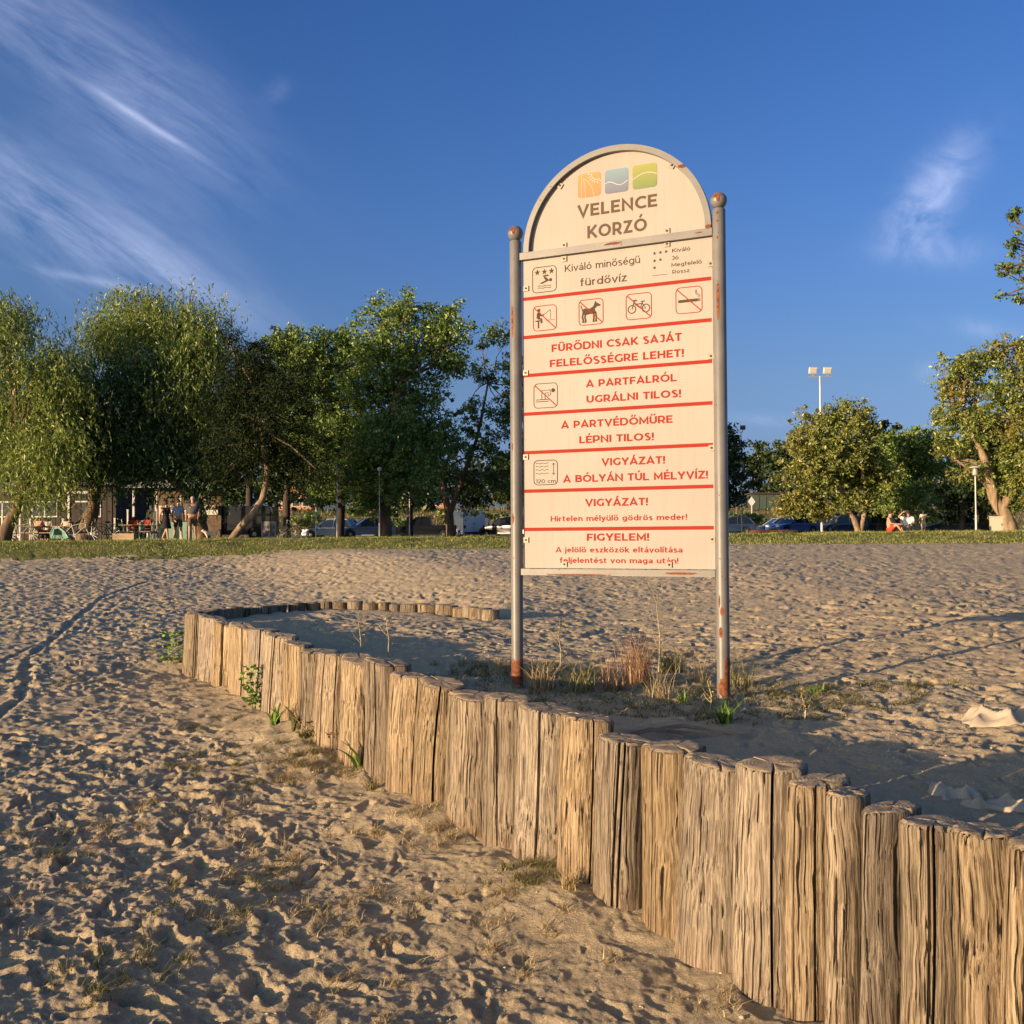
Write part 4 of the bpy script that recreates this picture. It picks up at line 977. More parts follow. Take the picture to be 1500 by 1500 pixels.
def foliage(name, lobes, n, size, m, parent, style, r_, csz=.5, sparse=0):
    """lobes: (x,y,z, rx,ry,rz); leaves gathered in clumps through the lobes' volume"""
    lob = np.array(lobes); wgt = (lob[:, 3]*lob[:, 5])**1.0; wgt /= wgt.sum()
    per = 40 if style != 'willow' else 56
    nc = max(12, n//per)
    li = r_.choice(len(lob), nc, p=wgt)
    d = unit(r_.normal(size=(nc, 3))); u = r_.random(nc)**(.42)*(1+r_.normal(0, .12, nc))
    spr = r_.random(nc) < .13; u = np.where(spr, r_.uniform(1.0, 1.42, nc), u)
    cc = lob[li, :3]+d*lob[li, 3:6]*u[:, None]
    k = n//nc
    C_ = np.repeat(cc, k, 0); N_ = len(C_)
    csr = np.repeat(r_.uniform(.45, 1.3, nc)*csz*np.where(spr, .5, 1), k)
    if style == 'willow':
        # hanging strands: each clump sheds several drooping whips
        ns = 7; strand = np.tile(np.arange(k) % ns, nc)+np.repeat(np.arange(nc)*ns, k)
        so_ = r_.normal(size=(nc*ns, 3))*np.array([.45, .45, .25])*csz*1.3
        dirn = r_.normal(size=(nc*ns, 3))*np.array([.35, .35, .1]); dirn[:, 2] -= .85; dirn = unit(dirn)
        ln = r_.uniform(.5, 1.5, nc*ns)
        tpos = r_.random(N_)
        cur = np.array([.25, .25, 0])*r_.normal(size=(nc*ns, 3))
        P_ = C_+so_[strand]+dirn[strand]*(tpos*ln[strand])[:, None]+cur[strand]*(tpos**2)[:, None]
        a = unit(dirn[strand]+.55*r_.normal(size=(N_, 3)))*size[0]/2
    else:
        off = unit(r_.normal(size=(N_, 3)))*(r_.random(N_)**.5)[:, None]*csr[:, None]*np.array([1, 1, .75])
        P_ = C_+off
        out = unit(off+1e-6)
        a = unit(out*.5+r_.normal(size=(N_, 3))*.7+np.array([0, 0, -.25]))*size[0]/2
    sc = r_.uniform(.6, 1.35, N_)[:, None]
    b = unit(np.cross(a, r_.normal(size=(N_, 3))))*size[1]/2
    v, f = quads_from(P_, a*sc, b*sc)
    o = mesh_np(name, v, f, m, parent); return o, cc, li
TREES = []
def tree(name, label, Y, trunks, lobes, leafm, barkm, n, size=(.17, .09), style='broad', seed=1, csz=.5, depth=.8, group=None, cat='tree', twigs=26, full=1.0):
    r_ = np.random.default_rng(seed)
    b0 = trunks[0][0]; base = at_y(b0[0], b0[1], Y); base.z = gz(base.x, Y)-.05
    root = empty(name, base, 0, label, cat, group)
    g = G(); tops = []
    for tr in trunks:
        pts = []; rad = []
        for i, (px, py, rm) in enumerate(tr):
            p = at_y(px, py, Y+ (0 if i == 0 else r_.normal(0, .12)))
            if i == 0 and tr is trunks[0]: p.z = base.z
            pts.append(p-base); rad.append(rm)
        # smooth resample
        P_ = np.array([tuple(p) for p in pts]); s_ = np.linspace(0, len(P_)-1, (len(P_)-1)*4+1)
        Q_ = np.stack([np.interp(s_, range(len(P_)), P_[:, k]) for k in range(3)], 1); Q_[1:-1] = .25*Q_[:-2]+.5*Q_[1:-1]+.25*Q_[2:]
        rr_ = np.interp(s_, range(len(P_)), rad)*(1+.06*r_.normal(size=len(s_)))
        g.tube([Vector(q_) for q_ in Q_], list(rr_), 9); tops.append((Vector(Q_[-1]), rr_[-1]))
    g.build('trunk', barkm, root, True)
    L_ = []
    for lb in lobes:
        px, py, rx, ry = lb[:4]; dy = lb[4] if len(lb) > 4 else r_.uniform(-1, 1)*rx*Y/1500*.6
        c = at_y(px, py, Y+dy)-base; s_ = Y/1500
        f_ = full; L_.append((c.x, c.y, c.z, rx*s_*f_, (rx+ry)/2*s_*depth*f_, ry*s_*f_))
    fo, cc, li = foliage('crown', L_, n, size, leafm, root, style, r_, csz)
    gb = G()
    for j, lb in enumerate(L_):
        c = Vector(lb[:3]); t0, tr_ = min(tops, key=lambda q_: (q_[0]-c).length)
        mid = t0.lerp(c, .5)+Vector(r_.normal(0, .18, 3)); r0 = min(tr_*.75, .14)
        gb.tube([t0, t0.lerp(mid, .5)+Vector(r_.normal(0, .08, 3)), mid, mid.lerp(c, .6)+Vector(r_.normal(0, .1, 3)), c], [r0, r0*.8, r0*.6, r0*.45, r0*.28], 5)
        idx = np.where(li == j)[0]
        if len(idx):
            for q_ in r_.choice(idx, min(len(idx), max(2, twigs//len(L_))), replace=False):
                e = Vector(cc[q_]); s0 = mid.lerp(c, r_.random()); md = s0.lerp(e, .5)+Vector(r_.normal(0, .12, 3))
                gb.tube([s0, md, e], [r0*.35, r0*.22, .012], 4, caps=False)
    gb.build('branches', barkm, root, True)
    return root
tree('willow_tree', 'willow with a leaning trunk and yellow green drooping crown at the left edge', 42,
     [[(4, 794, .30), (12, 768, .24), (28, 738, .20), (40, 700, .17), (30, 640, .13)]],
     [(5, 490, 60, 55), (55, 545, 60, 55), (15, 590, 75, 60), (95, 560, 42, 50), (-70, 560, 80, 120), (90, 520, 30, 32), (40, 650, 60, 45), (95, 640, 40, 45), (20, 455, 25, 25), (60, 715, 50, 20)],
     LF_WIL, BARK_W, 60000, (.20, .05), 'willow', 1, .55, full=1.12)
tree('willow_tree', 'tall broad willow with thick lit trunk and rounded crown rising over the cafe', 46,
     [[(124, 794, .42), (128, 770, .34), (137, 745, .30), (140, 700, .26), (190, 600, .18)]],
     [(235, 490, 85, 60), (195, 455, 50, 32), (270, 480, 55, 45), (285, 540, 45, 60), (170, 500, 45, 35), (300, 590, 32, 50), (150, 480, 28, 18), (222, 435, 16, 16), (250, 560, 60, 60), (300, 500, 30, 45)],
     LF_WIL, BARK_W, 60000, (.20, .05), 'willow', 2, .55, full=1.1)
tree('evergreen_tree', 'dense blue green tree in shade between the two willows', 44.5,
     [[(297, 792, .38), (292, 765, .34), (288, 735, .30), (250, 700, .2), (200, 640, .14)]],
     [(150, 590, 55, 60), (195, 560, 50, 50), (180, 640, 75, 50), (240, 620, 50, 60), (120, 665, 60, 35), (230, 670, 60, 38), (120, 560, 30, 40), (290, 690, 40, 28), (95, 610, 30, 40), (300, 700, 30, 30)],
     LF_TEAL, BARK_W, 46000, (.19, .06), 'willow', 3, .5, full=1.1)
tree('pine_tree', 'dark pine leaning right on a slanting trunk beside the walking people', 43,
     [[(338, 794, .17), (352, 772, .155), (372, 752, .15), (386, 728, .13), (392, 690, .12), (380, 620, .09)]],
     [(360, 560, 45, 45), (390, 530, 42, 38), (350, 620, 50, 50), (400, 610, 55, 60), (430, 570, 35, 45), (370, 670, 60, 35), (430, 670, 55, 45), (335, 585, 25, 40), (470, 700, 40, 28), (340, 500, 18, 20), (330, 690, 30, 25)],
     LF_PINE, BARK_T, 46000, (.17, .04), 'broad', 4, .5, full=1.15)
tree('poplar_tree', 'mid green tree with pointed leafy tips right of the dark pine', 56,
     [[(497, 786, .26), (499, 740, .22), (495, 650, .16), (480, 560, .1)]],
     [(432, 515, 28, 32), (470, 520, 30, 30), (505, 525, 34, 36), (440, 560, 40, 42), (490, 580, 45, 45), (425, 500, 12, 16), (455, 640, 45, 50), (500, 650, 45, 45), (470, 490, 10, 12), (500, 495, 12, 14), (540, 520, 26, 32), (480, 715, 40, 30), (398, 515, 14, 22)],
     LF_MID, BARK_D, 40000, (.19, .10), 'broad', 5, .6, full=1.08)
tree('poplar_tree', 'tallest tree of the row with two rounded lobes at its top', 54,
     [[(565, 788, .36), (563, 745, .30), (566, 660, .22), (585, 560, .15)]],
     [(562, 462, 40, 28), (592, 455, 30, 26), (648, 468, 30, 30), (665, 490, 24, 26), (560, 520, 45, 40), (612, 520, 45, 42), (548, 580, 52, 45), (605, 590, 50, 45), (570, 640, 60, 45), (625, 640, 42, 45), (590, 700, 60, 38), (530, 690, 42, 40), (660, 535, 26, 25), (545, 735, 30, 20), (640, 500, 26, 22)],
     LF_MID, BARK_W, 52000, (.19, .10), 'broad', 6, .6, full=1.08)
tree('ash_tree', 'loose open crowned tree with bare branches showing beside the left post of the sign', 60,
     [[(661, 788, .30), (658, 755, .25), (650, 715, .18), (640, 690, .12)], [(660, 750, .2), (672, 715, .16), (700, 640, .10), (715, 560, .06)]],
     [(705, 500, 30, 20), (738, 492, 22, 20), (750, 530, 24, 24), (715, 545, 26, 20), (690, 600, 34, 24), (735, 600, 26, 30), (670, 650, 38, 34), (715, 660, 40, 36), (650, 700, 36, 34), (740, 700, 30, 36), (705, 715, 36, 28), (765, 640, 30, 60), (760, 570, 30, 40), (785, 700, 40, 50), (692, 745, 28, 14)],
     LF_ASH, BARK_W, 20000, (.20, .10), 'broad', 7, .5, twigs=70)
tree('dark_tree', 'dark green tree half hidden behind the right post of the sign', 72,
     [[(1060, 782, .3), (1060, 740, .22), (1058, 680, .15)]],
     [(1060, 640, 25, 22), (1072, 665, 24, 30), (1050, 690, 30, 35), (1078, 705, 20, 28), (1020, 690, 30, 50), (1070, 735, 22, 18)],
     LF_DARK, BARK_D, 9000, (.26, .15), 'broad', 8, .6)
tree('broad_tree', 'low spreading tree with two pale forked trunks and tan tinted leaves behind the lamp pole', 50,
     [[(1259, 783, .15), (1252, 762, .14), (1240, 742, .12), (1225, 700, .10)], [(1260, 782, .13), (1266, 755, .12), (1267, 735, .11), (1262, 680, .08)]],
     [(1235, 612, 40, 22), (1205, 625, 40, 28), (1262, 625, 22, 28), (1185, 655, 34, 28), (1225, 660, 50, 40), (1250, 700, 46, 36), (1190, 700, 40, 32), (1165, 735, 26, 14), (1195, 745, 36, 16), (1150, 745, 18, 12), (1285, 690, 26, 40), (1260, 735, 34, 16), (1170, 640, 22, 20)],
     LF_TAN, BARK_T, 36000, (.17, .085), 'broad', 9, .45, twigs=50)
tree('broad_tree', 'greener bushy tree above the group sitting on the grass', 56,
     [[(1322, 780, .18), (1324, 750, .15), (1320, 700, .1)]],
     [(1305, 660, 30, 25), (1335, 652, 30, 24), (1368, 648, 26, 20), (1315, 695, 38, 32), (1350, 690, 30, 32), (1330, 730, 36, 24), (1290, 720, 24, 28)],
     LF_MID, BARK_D, 22000, (.19, .11), 'broad', 10, .5)
tree('old_tree', 'large olive green tree with pale twisting limbs and thick trunk at the right edge', 46,
     [[(1480, 782, .40), (1474, 755, .30), (1458, 735, .26), (1450, 705, .22), (1442, 670, .17), (1420, 630, .12), (1400, 600, .08)], [(1468, 745, .2), (1486, 715, .18), (1498, 670, .15), (1480, 600, .09)], [(1445, 690, .12), (1425, 675, .09), (1395, 672, .06)]],
     [(1405, 540, 28, 20), (1440, 525, 34, 20), (1480, 520, 34, 22), (1390, 575, 22, 22), (1425, 565, 34, 26), (1470, 570, 40, 34), (1390, 615, 26, 24), (1430, 620, 30, 26), (1480, 630, 36, 36), (1395, 655, 26, 18), (1460, 690, 34, 28), (1500, 690, 40, 40), (1480, 738, 30, 18), (1530, 580, 50, 70), (1540, 660, 50, 70), (1420, 690, 20, 16)],
     LF_OLIVE, BARK_T, 42000, (.16, .08), 'broad', 11, .42, twigs=110)
tree('dark_tree', 'dark green tree low behind the right hand lamp', 70,
     [[(1410, 780, .2), (1410, 740, .15)]], [(1395, 715, 40, 30), (1430, 705, 40, 34), (1400, 745, 45, 22), (1450, 740, 30, 25)],
     LF_DARK, BARK_D, 9000, (.26, .15), 'broad', 12, .6)
tree('tall_tree', 'tree whose branch tips reach in at the upper right corner of the view', 30,
     [[(1660, 800, .32), (1655, 620, .26), (1630, 480, .18), (1580, 400, .10)]],
     [(1487, 322, 7, 14), (1480, 352, 14, 12), (1495, 375, 16, 26), (1474, 392, 16, 10), (1492, 405, 14, 14), (1472, 432, 8, 8), (1500, 440, 14, 10), (1545, 360, 45, 60), (1610, 330, 70, 90), (1660, 420, 80, 90), (1590, 450, 50, 50)],
     LF_ASH, BARK_W, 16000, (.12, .07), 'broad', 13, .22, twigs=60)
for k, (px, py, rw, wh) in enumerate([(20, 640, 60, 'behind the leftmost willow'), (110, 630, 60, 'between the two willows'), (200, 640, 60, 'behind the cafe kiosk'), (300, 620, 60, 'behind the gnarled evergreen'), (365, 560, 40, 'showing thinly above the dark pine'), (420, 620, 55, 'right of the dark pine'), (500, 640, 50, 'behind the pointed poplar'), (600, 650, 55, 'behind the tallest tree'), (1440, 640, 50, 'behind the old olive green tree'), (1290, 665, 36, 'between the forked tree and the seated group')]):
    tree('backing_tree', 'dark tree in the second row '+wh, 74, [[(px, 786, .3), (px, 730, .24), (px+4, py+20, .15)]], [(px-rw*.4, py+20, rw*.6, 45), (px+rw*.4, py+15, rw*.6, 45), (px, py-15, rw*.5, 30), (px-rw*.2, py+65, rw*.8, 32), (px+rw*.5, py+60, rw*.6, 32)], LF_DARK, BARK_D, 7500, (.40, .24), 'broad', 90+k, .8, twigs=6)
# trees on the rise beyond the car park: each a crown on a trunk
far_rows = [(-40, 700, 60), (30, 705, 55), (85, 690, 50), (150, 700, 55), (215, 705, 50), (330, 705, 50), (395, 700, 40), (470, 690, 36), (520, 700, 34), (575, 695, 36), (690, 700, 40), (745, 690, 40), (800, 695, 45), (870, 700, 50), (940, 690, 45), (1000, 695, 45), (1112, 676, 34), (1150, 672, 36), (1190, 668, 42), (1240, 672, 42), (1300, 690, 36), (1350, 668, 42), (1400, 668, 42), (1450, 700, 40), (1520, 690, 50)]
side = ['at the far left', 'behind the left willow', 'behind the leaning willow trunk', 'behind the cafe roof', 'above the cafe counter', 'behind the dark pine', 'left of the orange gable', 'over the parked silver hatchback', 'behind the tallest tree', 'right of the tallest trunk', 'above the small white van', 'beside the left sign post', 'hidden behind the sign, leftmost', 'hidden behind the sign, second', 'hidden behind the sign, third', 'hidden behind the sign, rightmost', 'left of the green shed', 'directly above the green shed', 'behind the lamp pole', 'behind the forked trunks', 'behind the seated group', 'behind the standing child', 'left of the right lamp', 'behind the white cabinet', 'at the far right']
for k, ((px, py, rw), wh) in enumerate(zip(far_rows, side)):
    Yf = 138+9*math.sin(k*2.1)
    yb_ = 792-((gz(at_y(px, 700, Yf).x, Yf)-1.5)/Yf*1500)
    tree('distant_tree', 'distant rounded green tree on the rise '+wh, Yf, [[(px, yb_, .35), (px+2, py+15, .25)]],
         [(px-rw*.35, py+6, rw*.55, 22), (px+rw*.3, py, rw*.55, 26), (px, py-12, rw*.45, 18), (px+rw*.1, py+24, rw*.8, 16), (px-rw*.2, 722, rw*.9, 20), (px+rw*.4, 728, rw*.7, 16)], LF_DARK if k % 3 else LF_ASH, BARK_D, 3600, (.55, .34), 'broad', 60+k, 1.1, group='trees on the rise beyond the car park', twigs=4)
# ------------------------------------------------------------------ people
SKIN = mat('skin', (.44, .25, .16), .6); HAIRD = mat('dark_hair', (.035, .022, .015), .8); HAIRG = mat('grey_hair', (.32, .30, .28), .8)
def cloth(name, c): return mat(name, c, .9, var=.12, scale=9)
def skinned(name, verts, edges, radii, m, parent, root=0, sub=1):
    me = bpy.data.meshes.new(name); me.from_pydata(verts, edges, []); o = bpy.data.objects.new(name, me); COL.objects.link(o)
    md = o.modifiers.new('s', 'SKIN'); sk = me.skin_vertices[0].data
    for i, r_ in enumerate(radii):
        sk[i].radius = r_ if isinstance(r_, tuple) else (r_, r_); sk[i].use_root = (i == root)
    sb = o.modifiers.new('u', 'SUBSURF'); sb.levels = sub; sb.render_levels = sub
    dg = bpy.context.evaluated_depsgraph_get(); me2 = bpy.data.meshes.new_from_object(o.evaluated_get(dg)); bpy.data.objects.remove(o)
    me2.materials.clear(); me2.materials.append(m); me2.polygons.foreach_set('use_smooth', [True]*len(me2.polygons)); me2.name = name
    o = bpy.data.objects.new(name, me2); COL.objects.link(o); o.parent = parent; return o
def person(loc, rz, label, pose, height=1.75, shirt=None, pants=None, hair=HAIRD, sleeve=.5, leg=.45, bulk=1.0, cap=None, group=None, skirt=False, longhair=False):
    """local -y is the way the person faces"""
    root = empty('person', loc, rz, label, 'person', group); k = height/1.75
    J = dict(pel=(0, 0, .96), bel=(0, -.01, 1.12), che=(0, 0, 1.33), nek=(0, 0, 1.49), hd=(0, -.015, 1.60), top=(0, -.01, 1.70))
    for s_, nm in ((-1, 'L'), (1, 'R')):
        J['sh'+nm] = (.18*s_*bulk, 0, 1.42); J['el'+nm] = (.24*s_*bulk, .02, 1.14); J['wr'+nm] = (.25*s_*bulk, -.06, .90); J['ha'+nm] = (.25*s_*bulk, -.08, .83)
        J['hi'+nm] = (.09*s_, 0, .90); J['kn'+nm] = (.10*s_, -.02, .49); J['an'+nm] = (.10*s_, .02, .09); J['to'+nm] = (.11*s_, -.15, .035)
    J.update(pose)
    P_ = {n_: Vector(v)*k for n_, v in J.items()}
    names = ['pel', 'bel', 'che', 'nek', 'hd', 'top']; ed = [(0, 1), (1, 2), (2, 3), (3, 4), (4, 5)]
    rad = {'pel': (.13*bulk, .10*bulk), 'bel': (.125*bulk**1.6, .10*bulk**2), 'che': (.15*bulk, .105*bulk), 'nek': .052, 'hd': (.078, .092), 'top': (.05, .06)}
    for nm in 'LR':
        b = len(names); names += ['sh'+nm, 'el'+nm, 'wr'+nm, 'ha'+nm, 'hi'+nm, 'kn'+nm, 'an'+nm, 'to'+nm]
        ed += [(2, b), (b, b+1), (b+1, b+2), (b+2, b+3), (0, b+4), (b+4, b+5), (b+5, b+6), (b+6, b+7)]
        rad.update({'sh'+nm: .058, 'el'+nm: .042, 'wr'+nm: .027, 'ha'+nm: (.034, .018), 'hi'+nm: .088, 'kn'+nm: .060, 'an'+nm: .040, 'to'+nm: (.036, .028)})
    vs = [P_[n_] for n_ in names]; rr_ = [rad[n_] for n_ in names]
    # five fingers on each hand
    for nm in 'LR':
        hi_ = names.index('ha'+nm); d_ = (P_['ha'+nm]-P_['wr'+nm]).normalized(); side_ = d_.cross(Vector((1, 0, 0))).normalized()
        for q_, (off, ln) in enumerate(((-.026, .075), (-.009, .088), (.009, .084), (.026, .066))):
            vs.append(P_['ha'+nm]+(side_*off+d_*ln + Vector((0, -.012, 0)))*k); rr_.append(.008); ed.append((hi_, len(vs)-1))
        vs.append(P_['wr'+nm].lerp(P_['ha'+nm], .5)+(side_*-.055+d_*.03)*k); rr_.append(.009); ed.append((hi_, len(vs)-1))
    rr_ = [tuple(q_*k for q_ in r_) if isinstance(r_, tuple) else r_*k for r_ in rr_]
    skinned('body', [tuple(v) for v in vs], ed, rr_, SKIN, root)
    hv = P_['hd'].lerp(P_['top'], .35); g = G()
    g.ball(hv+Vector((0, .018, .022))*k, (.088*k, .102*k, .098*k), 12, 8)
    if longhair: g.ball(hv+Vector((0, .07, -.10))*k, (.07*k, .045*k, .16*k), 10, 7)
    g.build('hair', hair, root, True)
    g = G(); f_ = P_['hd']+Vector((0, -.088, .01))*k
    g.ball(f_+Vector((0, -.012, -.005))*k, (.012*k, .018*k, .02*k), 6, 5); g.build('nose', SKIN, root, True)
    g = G()
    for s_ in (-1, 1): g.ball(f_+Vector((.03*s_, -.0, .025))*k, .009*k, 6, 4)
    g.build('eyes', HAIRD, root)
    def part(nm, vv, ee, rr2, m): skinned(nm, [tuple(v) for v in vv], ee, [tuple(q_*k for q_ in r_) if isinstance(r_, tuple) else r_*k for r_ in rr2], m, root)
    if shirt:
        vv = [P_['pel']+Vector((0, 0, .02))*k, P_['bel'], P_['che'], P_['che'].lerp(P_['nek'], .72)]; ee = [(0, 1), (1, 2), (2, 3)]
        r2 = [(.155*bulk, .125*bulk), (.150*bulk**1.6, .125*bulk**2), (.172*bulk, .13*bulk), (.085, .075)]
        for nm in 'LR':
            b = len(vv); vv += [P_['sh'+nm], P_['sh'+nm].lerp(P_['el'+nm], max(.12, sleeve*1.4))]; ee += [(2, b), (b, b+1)]; r2 += [.078, .064]
        part('shirt', vv, ee, r2, shirt)
    if pants:
        vv = [P_['pel']+Vector((0, 0, .05))*k, P_['pel']]; ee = [(0, 1)]; r2 = [(.15*bulk, .115*bulk), (.155*bulk, .12*bulk)]
        for nm in 'LR':
            b = len(vv); e_ = P_['hi'+nm].lerp(P_['kn'+nm], min(1, leg*2)) if leg <= .5 else P_['kn'+nm].lerp(P_['an'+nm], leg*2-1)
            vv += [P_['hi'+nm], e_] if leg <= .5 else [P_['hi'+nm], P_['kn'+nm], e_]
            ee += [(1, b), (b, b+1)] if leg <= .5 else [(1, b), (b, b+1), (b+1, b+2)]
            r2 += [.108, .09] if leg <= .5 else [.108, .08, .065]
        part('shorts' if leg <= .5 else 'trousers', vv, ee, r2, pants)
    if skirt:
        g = G(); c = P_['pel']; g.lathe((c.x, c.y, 0), [(.24*k, .55*k), (.17*k, .95*k), (.13*k, 1.08*k)], 14); g.build('skirt', pants or shirt, root, True)
    if cap:
        g = G(); g.ball(hv+Vector((0, .01, .03))*k, (.094*k, .108*k, .095*k), 12, 8); g.box(hv+Vector((0, -.12, .035))*k, (.13*k, .10*k, .012*k)); g.build('cap', cap, root, True)
    return root
SIT = dict(pel=(0, 0, .14), bel=(0, .0, .30), che=(0, -.02, .50), nek=(0, -.03, .66), hd=(0, -.05, .77), top=(0, -.05, .87), hiL=(-.09, -.02, .12), knL=(-.20, -.36, .34), anL=(-.10, -.52, .07), toL=(-.10, -.66, .04),
           hiR=(.09, -.02, .12), knR=(.20, -.36, .34), anR=(.10, -.52, .07), toR=(.10, -.66, .04), shL=(-.18, -.02, .60), elL=(-.24, -.14, .38), wrL=(-.16, -.34, .36), haL=(-.14, -.41, .35), shR=(.18, -.02, .60), elR=(.24, -.14, .38), wrR=(.16, -.34, .36), haR=(.14, -.41, .35))
CHAIRSIT = {k_: ((v[0], v[1], v[2]+.38) if not k_[:2] in ('an', 'to', 'kn') else v) for k_, v in SIT.items()}
CHAIRSIT.update(knL=(-.12, -.42, .50), anL=(-.12, -.40, .09), toL=(-.12, -.55, .04), knR=(.12, -.42, .50), anR=(.12, -.40, .09), toR=(.12, -.55, .04), hiL=(-.09, -.02, .50), hiR=(.09, -.02, .50), pel=(0, 0, .54))
def walk(a, arm=None):
    arm = arm if arm is not None else a
    return dict(knL=(-.09, -.02-.20*a, .50), anL=(-.09, .0-.28*a, .10), toL=(-.09, -.15-.28*a, .05), knR=(.09, .0+.10*a, .50), anR=(.09, .06+.34*a, .13), toR=(.09, -.08+.30*a, .04),
                elL=(-.25, .03+.10*arm, 1.14), wrL=(-.26, .02+.12*arm, .90), haL=(-.26, .0+.12*arm, .83), elR=(.25, .0-.06*arm, 1.15), wrR=(.24, -.12-.16*arm, .95), haR=(.235, -.16-.2*arm, .89))
def stand(px, pyfoot, Y):
    p = at_y(px, pyfoot, Y); p.z = gz(p.x, Y); return p
wp = walk(.9)
person(stand(282, 793, 41.5), R(12), 'large man with grey hair, dark grey polo shirt and brown shorts walking on the grass', wp, 1.80, cloth('charcoal_cotton', (.075, .08, .085)), cloth('brown_cotton', (.15, .085, .045)), HAIRG, .5, .46, 1.28)
person(stand(261, 791, 42.6), R(40), 'man in a pale blue T-shirt and brown shorts behind the large man', walk(-.7), 1.72, cloth('pale_blue_cotton', (.36, .42, .55)), cloth('dark_brown_cotton', (.09, .05, .03)), HAIRD, .45, .44, 1.0)
person(stand(243, 792, 42.2), R(60), 'woman in a black sleeveless top and black skirt walking at the left of the group', walk(.8), 1.62, cloth('black_cotton', (.015, .015, .017)), cloth('black_skirt', (.014, .014, .016)), HAIRD, .0, .3, .95, skirt=True, longhair=True)
person(stand(1303, 781, 40.5), R(50), 'shirtless person in red shorts sitting on the grass', SIT, 1.75, None, cloth('red_swimwear', (.62, .06, .03)), HAIRD, 0, .40, 1.05)
up = dict(SIT); up.update(elL=(-.36, -.10, .66), wrL=(-.20, -.12, .82), haL=(-.13, -.10, .86))
person(stand(1331, 780, 41), R(-35), 'person in a white shirt sitting on the grass with one hand raised to the head', up, 1.75, cloth('white_cotton', (.72, .68, .64)), cloth('beige_cotton', (.50, .42, .32)), HAIRD, .5, .44, 1.15)
person(stand(1353, 781, 41.8), R(170), 'child with dark hair in a pale yellow outfit standing by the seated pair', dict(elL=(-.26, -.10, 1.20), wrL=(-.16, -.22, 1.12), haL=(-.10, -.26, 1.10)), .92, cloth('pale_yellow_cotton', (.66, .56, .36)), cloth('pale_yellow_shorts', (.62, .52, .34)), HAIRD, .5, .5, 1.1, longhair=True)
# ------------------------------------------------------------------ dog
def dog(loc, rz):
    root = empty('dog', loc, rz, 'small fluffy cream dog standing on the grass right of the walking people', 'dog')
    fur = mat('cream_fur', (.66, .52, .33), .95, var=.2, scale=20, bump=.8, bscale=60)
    v = [(0, 0, .27), (.16, 0, .28), (.24, 0, .36), (.32, 0, .40), (.39, 0, .375), (-.16, 0, .28), (-.24, 0, .36), (-.26, 0, .43)]
    e = [(0, 1), (1, 2), (2, 3), (3, 4), (0, 5), (5, 6), (6, 7)]; r_ = [.085, .095, .07, .065, .032, .08, .035, .02]
    for x, b in ((.15, 1), (-.17, 5)):
        for s_ in (-1, 1):
            i = len(v); kx = .03 if x > 0 else -.05
            v += [(x, .055*s_, .19), (x+kx*-.5, .055*s_, .10), (x+(.0 if x > 0 else -.02), .055*s_, .025), (x+.035, .055*s_, .015)]; e += [(b, i), (i, i+1), (i+1, i+2), (i+2, i+3)]; r_ += [.045, .028, .022, .018]
    skinned('body', v, e, r_, fur, root)
    g = G()
    for s_ in (-1, 1): g.ball((.30, .055*s_, .41), (.022, .014, .045), 8, 6)
    g.build('ears', fur, root, True)
    g = G(); g.ball((.425, 0, .38), .013, 8, 5); g.build('nose', HAIRD, root, True)
dog(stand(309, 793, 41.8), R(195))

# ------------------------------------------------------------------ street furniture
MST = mat('galvanised_steel', (.36, .34, .30), .5, .3, var=.1, scale=4); MWP = mat('white_painted_metal', (.62, .60, .56), .5, var=.06); MDK = mat('dark_metal', (.03, .03, .034), .5, .2); MGLASS0 = mat('dark_lamp_glass', (.03, .03, .035), .2); MGL = mat('lamp_glass', (.55, .52, .46), .15)
def polebase(name, px, Y, label, cat, group=None): p = at_y(px, 780, Y); return empty(name, (p.x, Y, gz(p.x, Y)), 0, label, cat, group), p
def flood(px, Y, ytop, label, heads, rz=0.0):
    r_, p = polebase('floodlight_pole', px, Y, label, 'floodlight'); H = at_y(px, ytop, Y).z - r_.location.z
    g = G(); g.tube([(0, 0, -.1), (0, 0, H*.5), (0, 0, H)], [.06, .05, .035], 10); g.build('pole', MWP if heads > 1 else MST, r_, True)
    g = G(); g.box((0, 0, H-.05), (1.15 if heads > 1 else .3, .05, .05)); g.build('crossarm', MST, r_)
    for i in range(heads):
        x = (i-.5)*.72 if heads > 1 else .12
        M_ = Matrix.Rotation(R(22), 4, 'X') @ Matrix.Rotation(rz, 4, 'Z')
        g = G(); g.box((x, -.05, H+.28), (.38, .14, .30), M=M_); h_ = g.build('floodlight_head', MWP if heads > 1 else MDK, r_)
        g = G(); g.box(Vector((x, -.05, H+.28))+M_ @ Vector((0, -.09, 0)), (.32, .012, .23), M=M_); g.build('glass', MGL if heads > 1 else MGLASS0, h_)
        g = G(); g.box((x, 0, H+.05), (.05, .05, .18)); g.build('bracket', MST, h_)
flood(1204, 50.6, 551, 'tall floodlight mast with two white lamp heads rising above the forked tree', 2)
flood(1087, 75, 632, 'slim floodlight mast with one dark square head just right of the sign', 1)
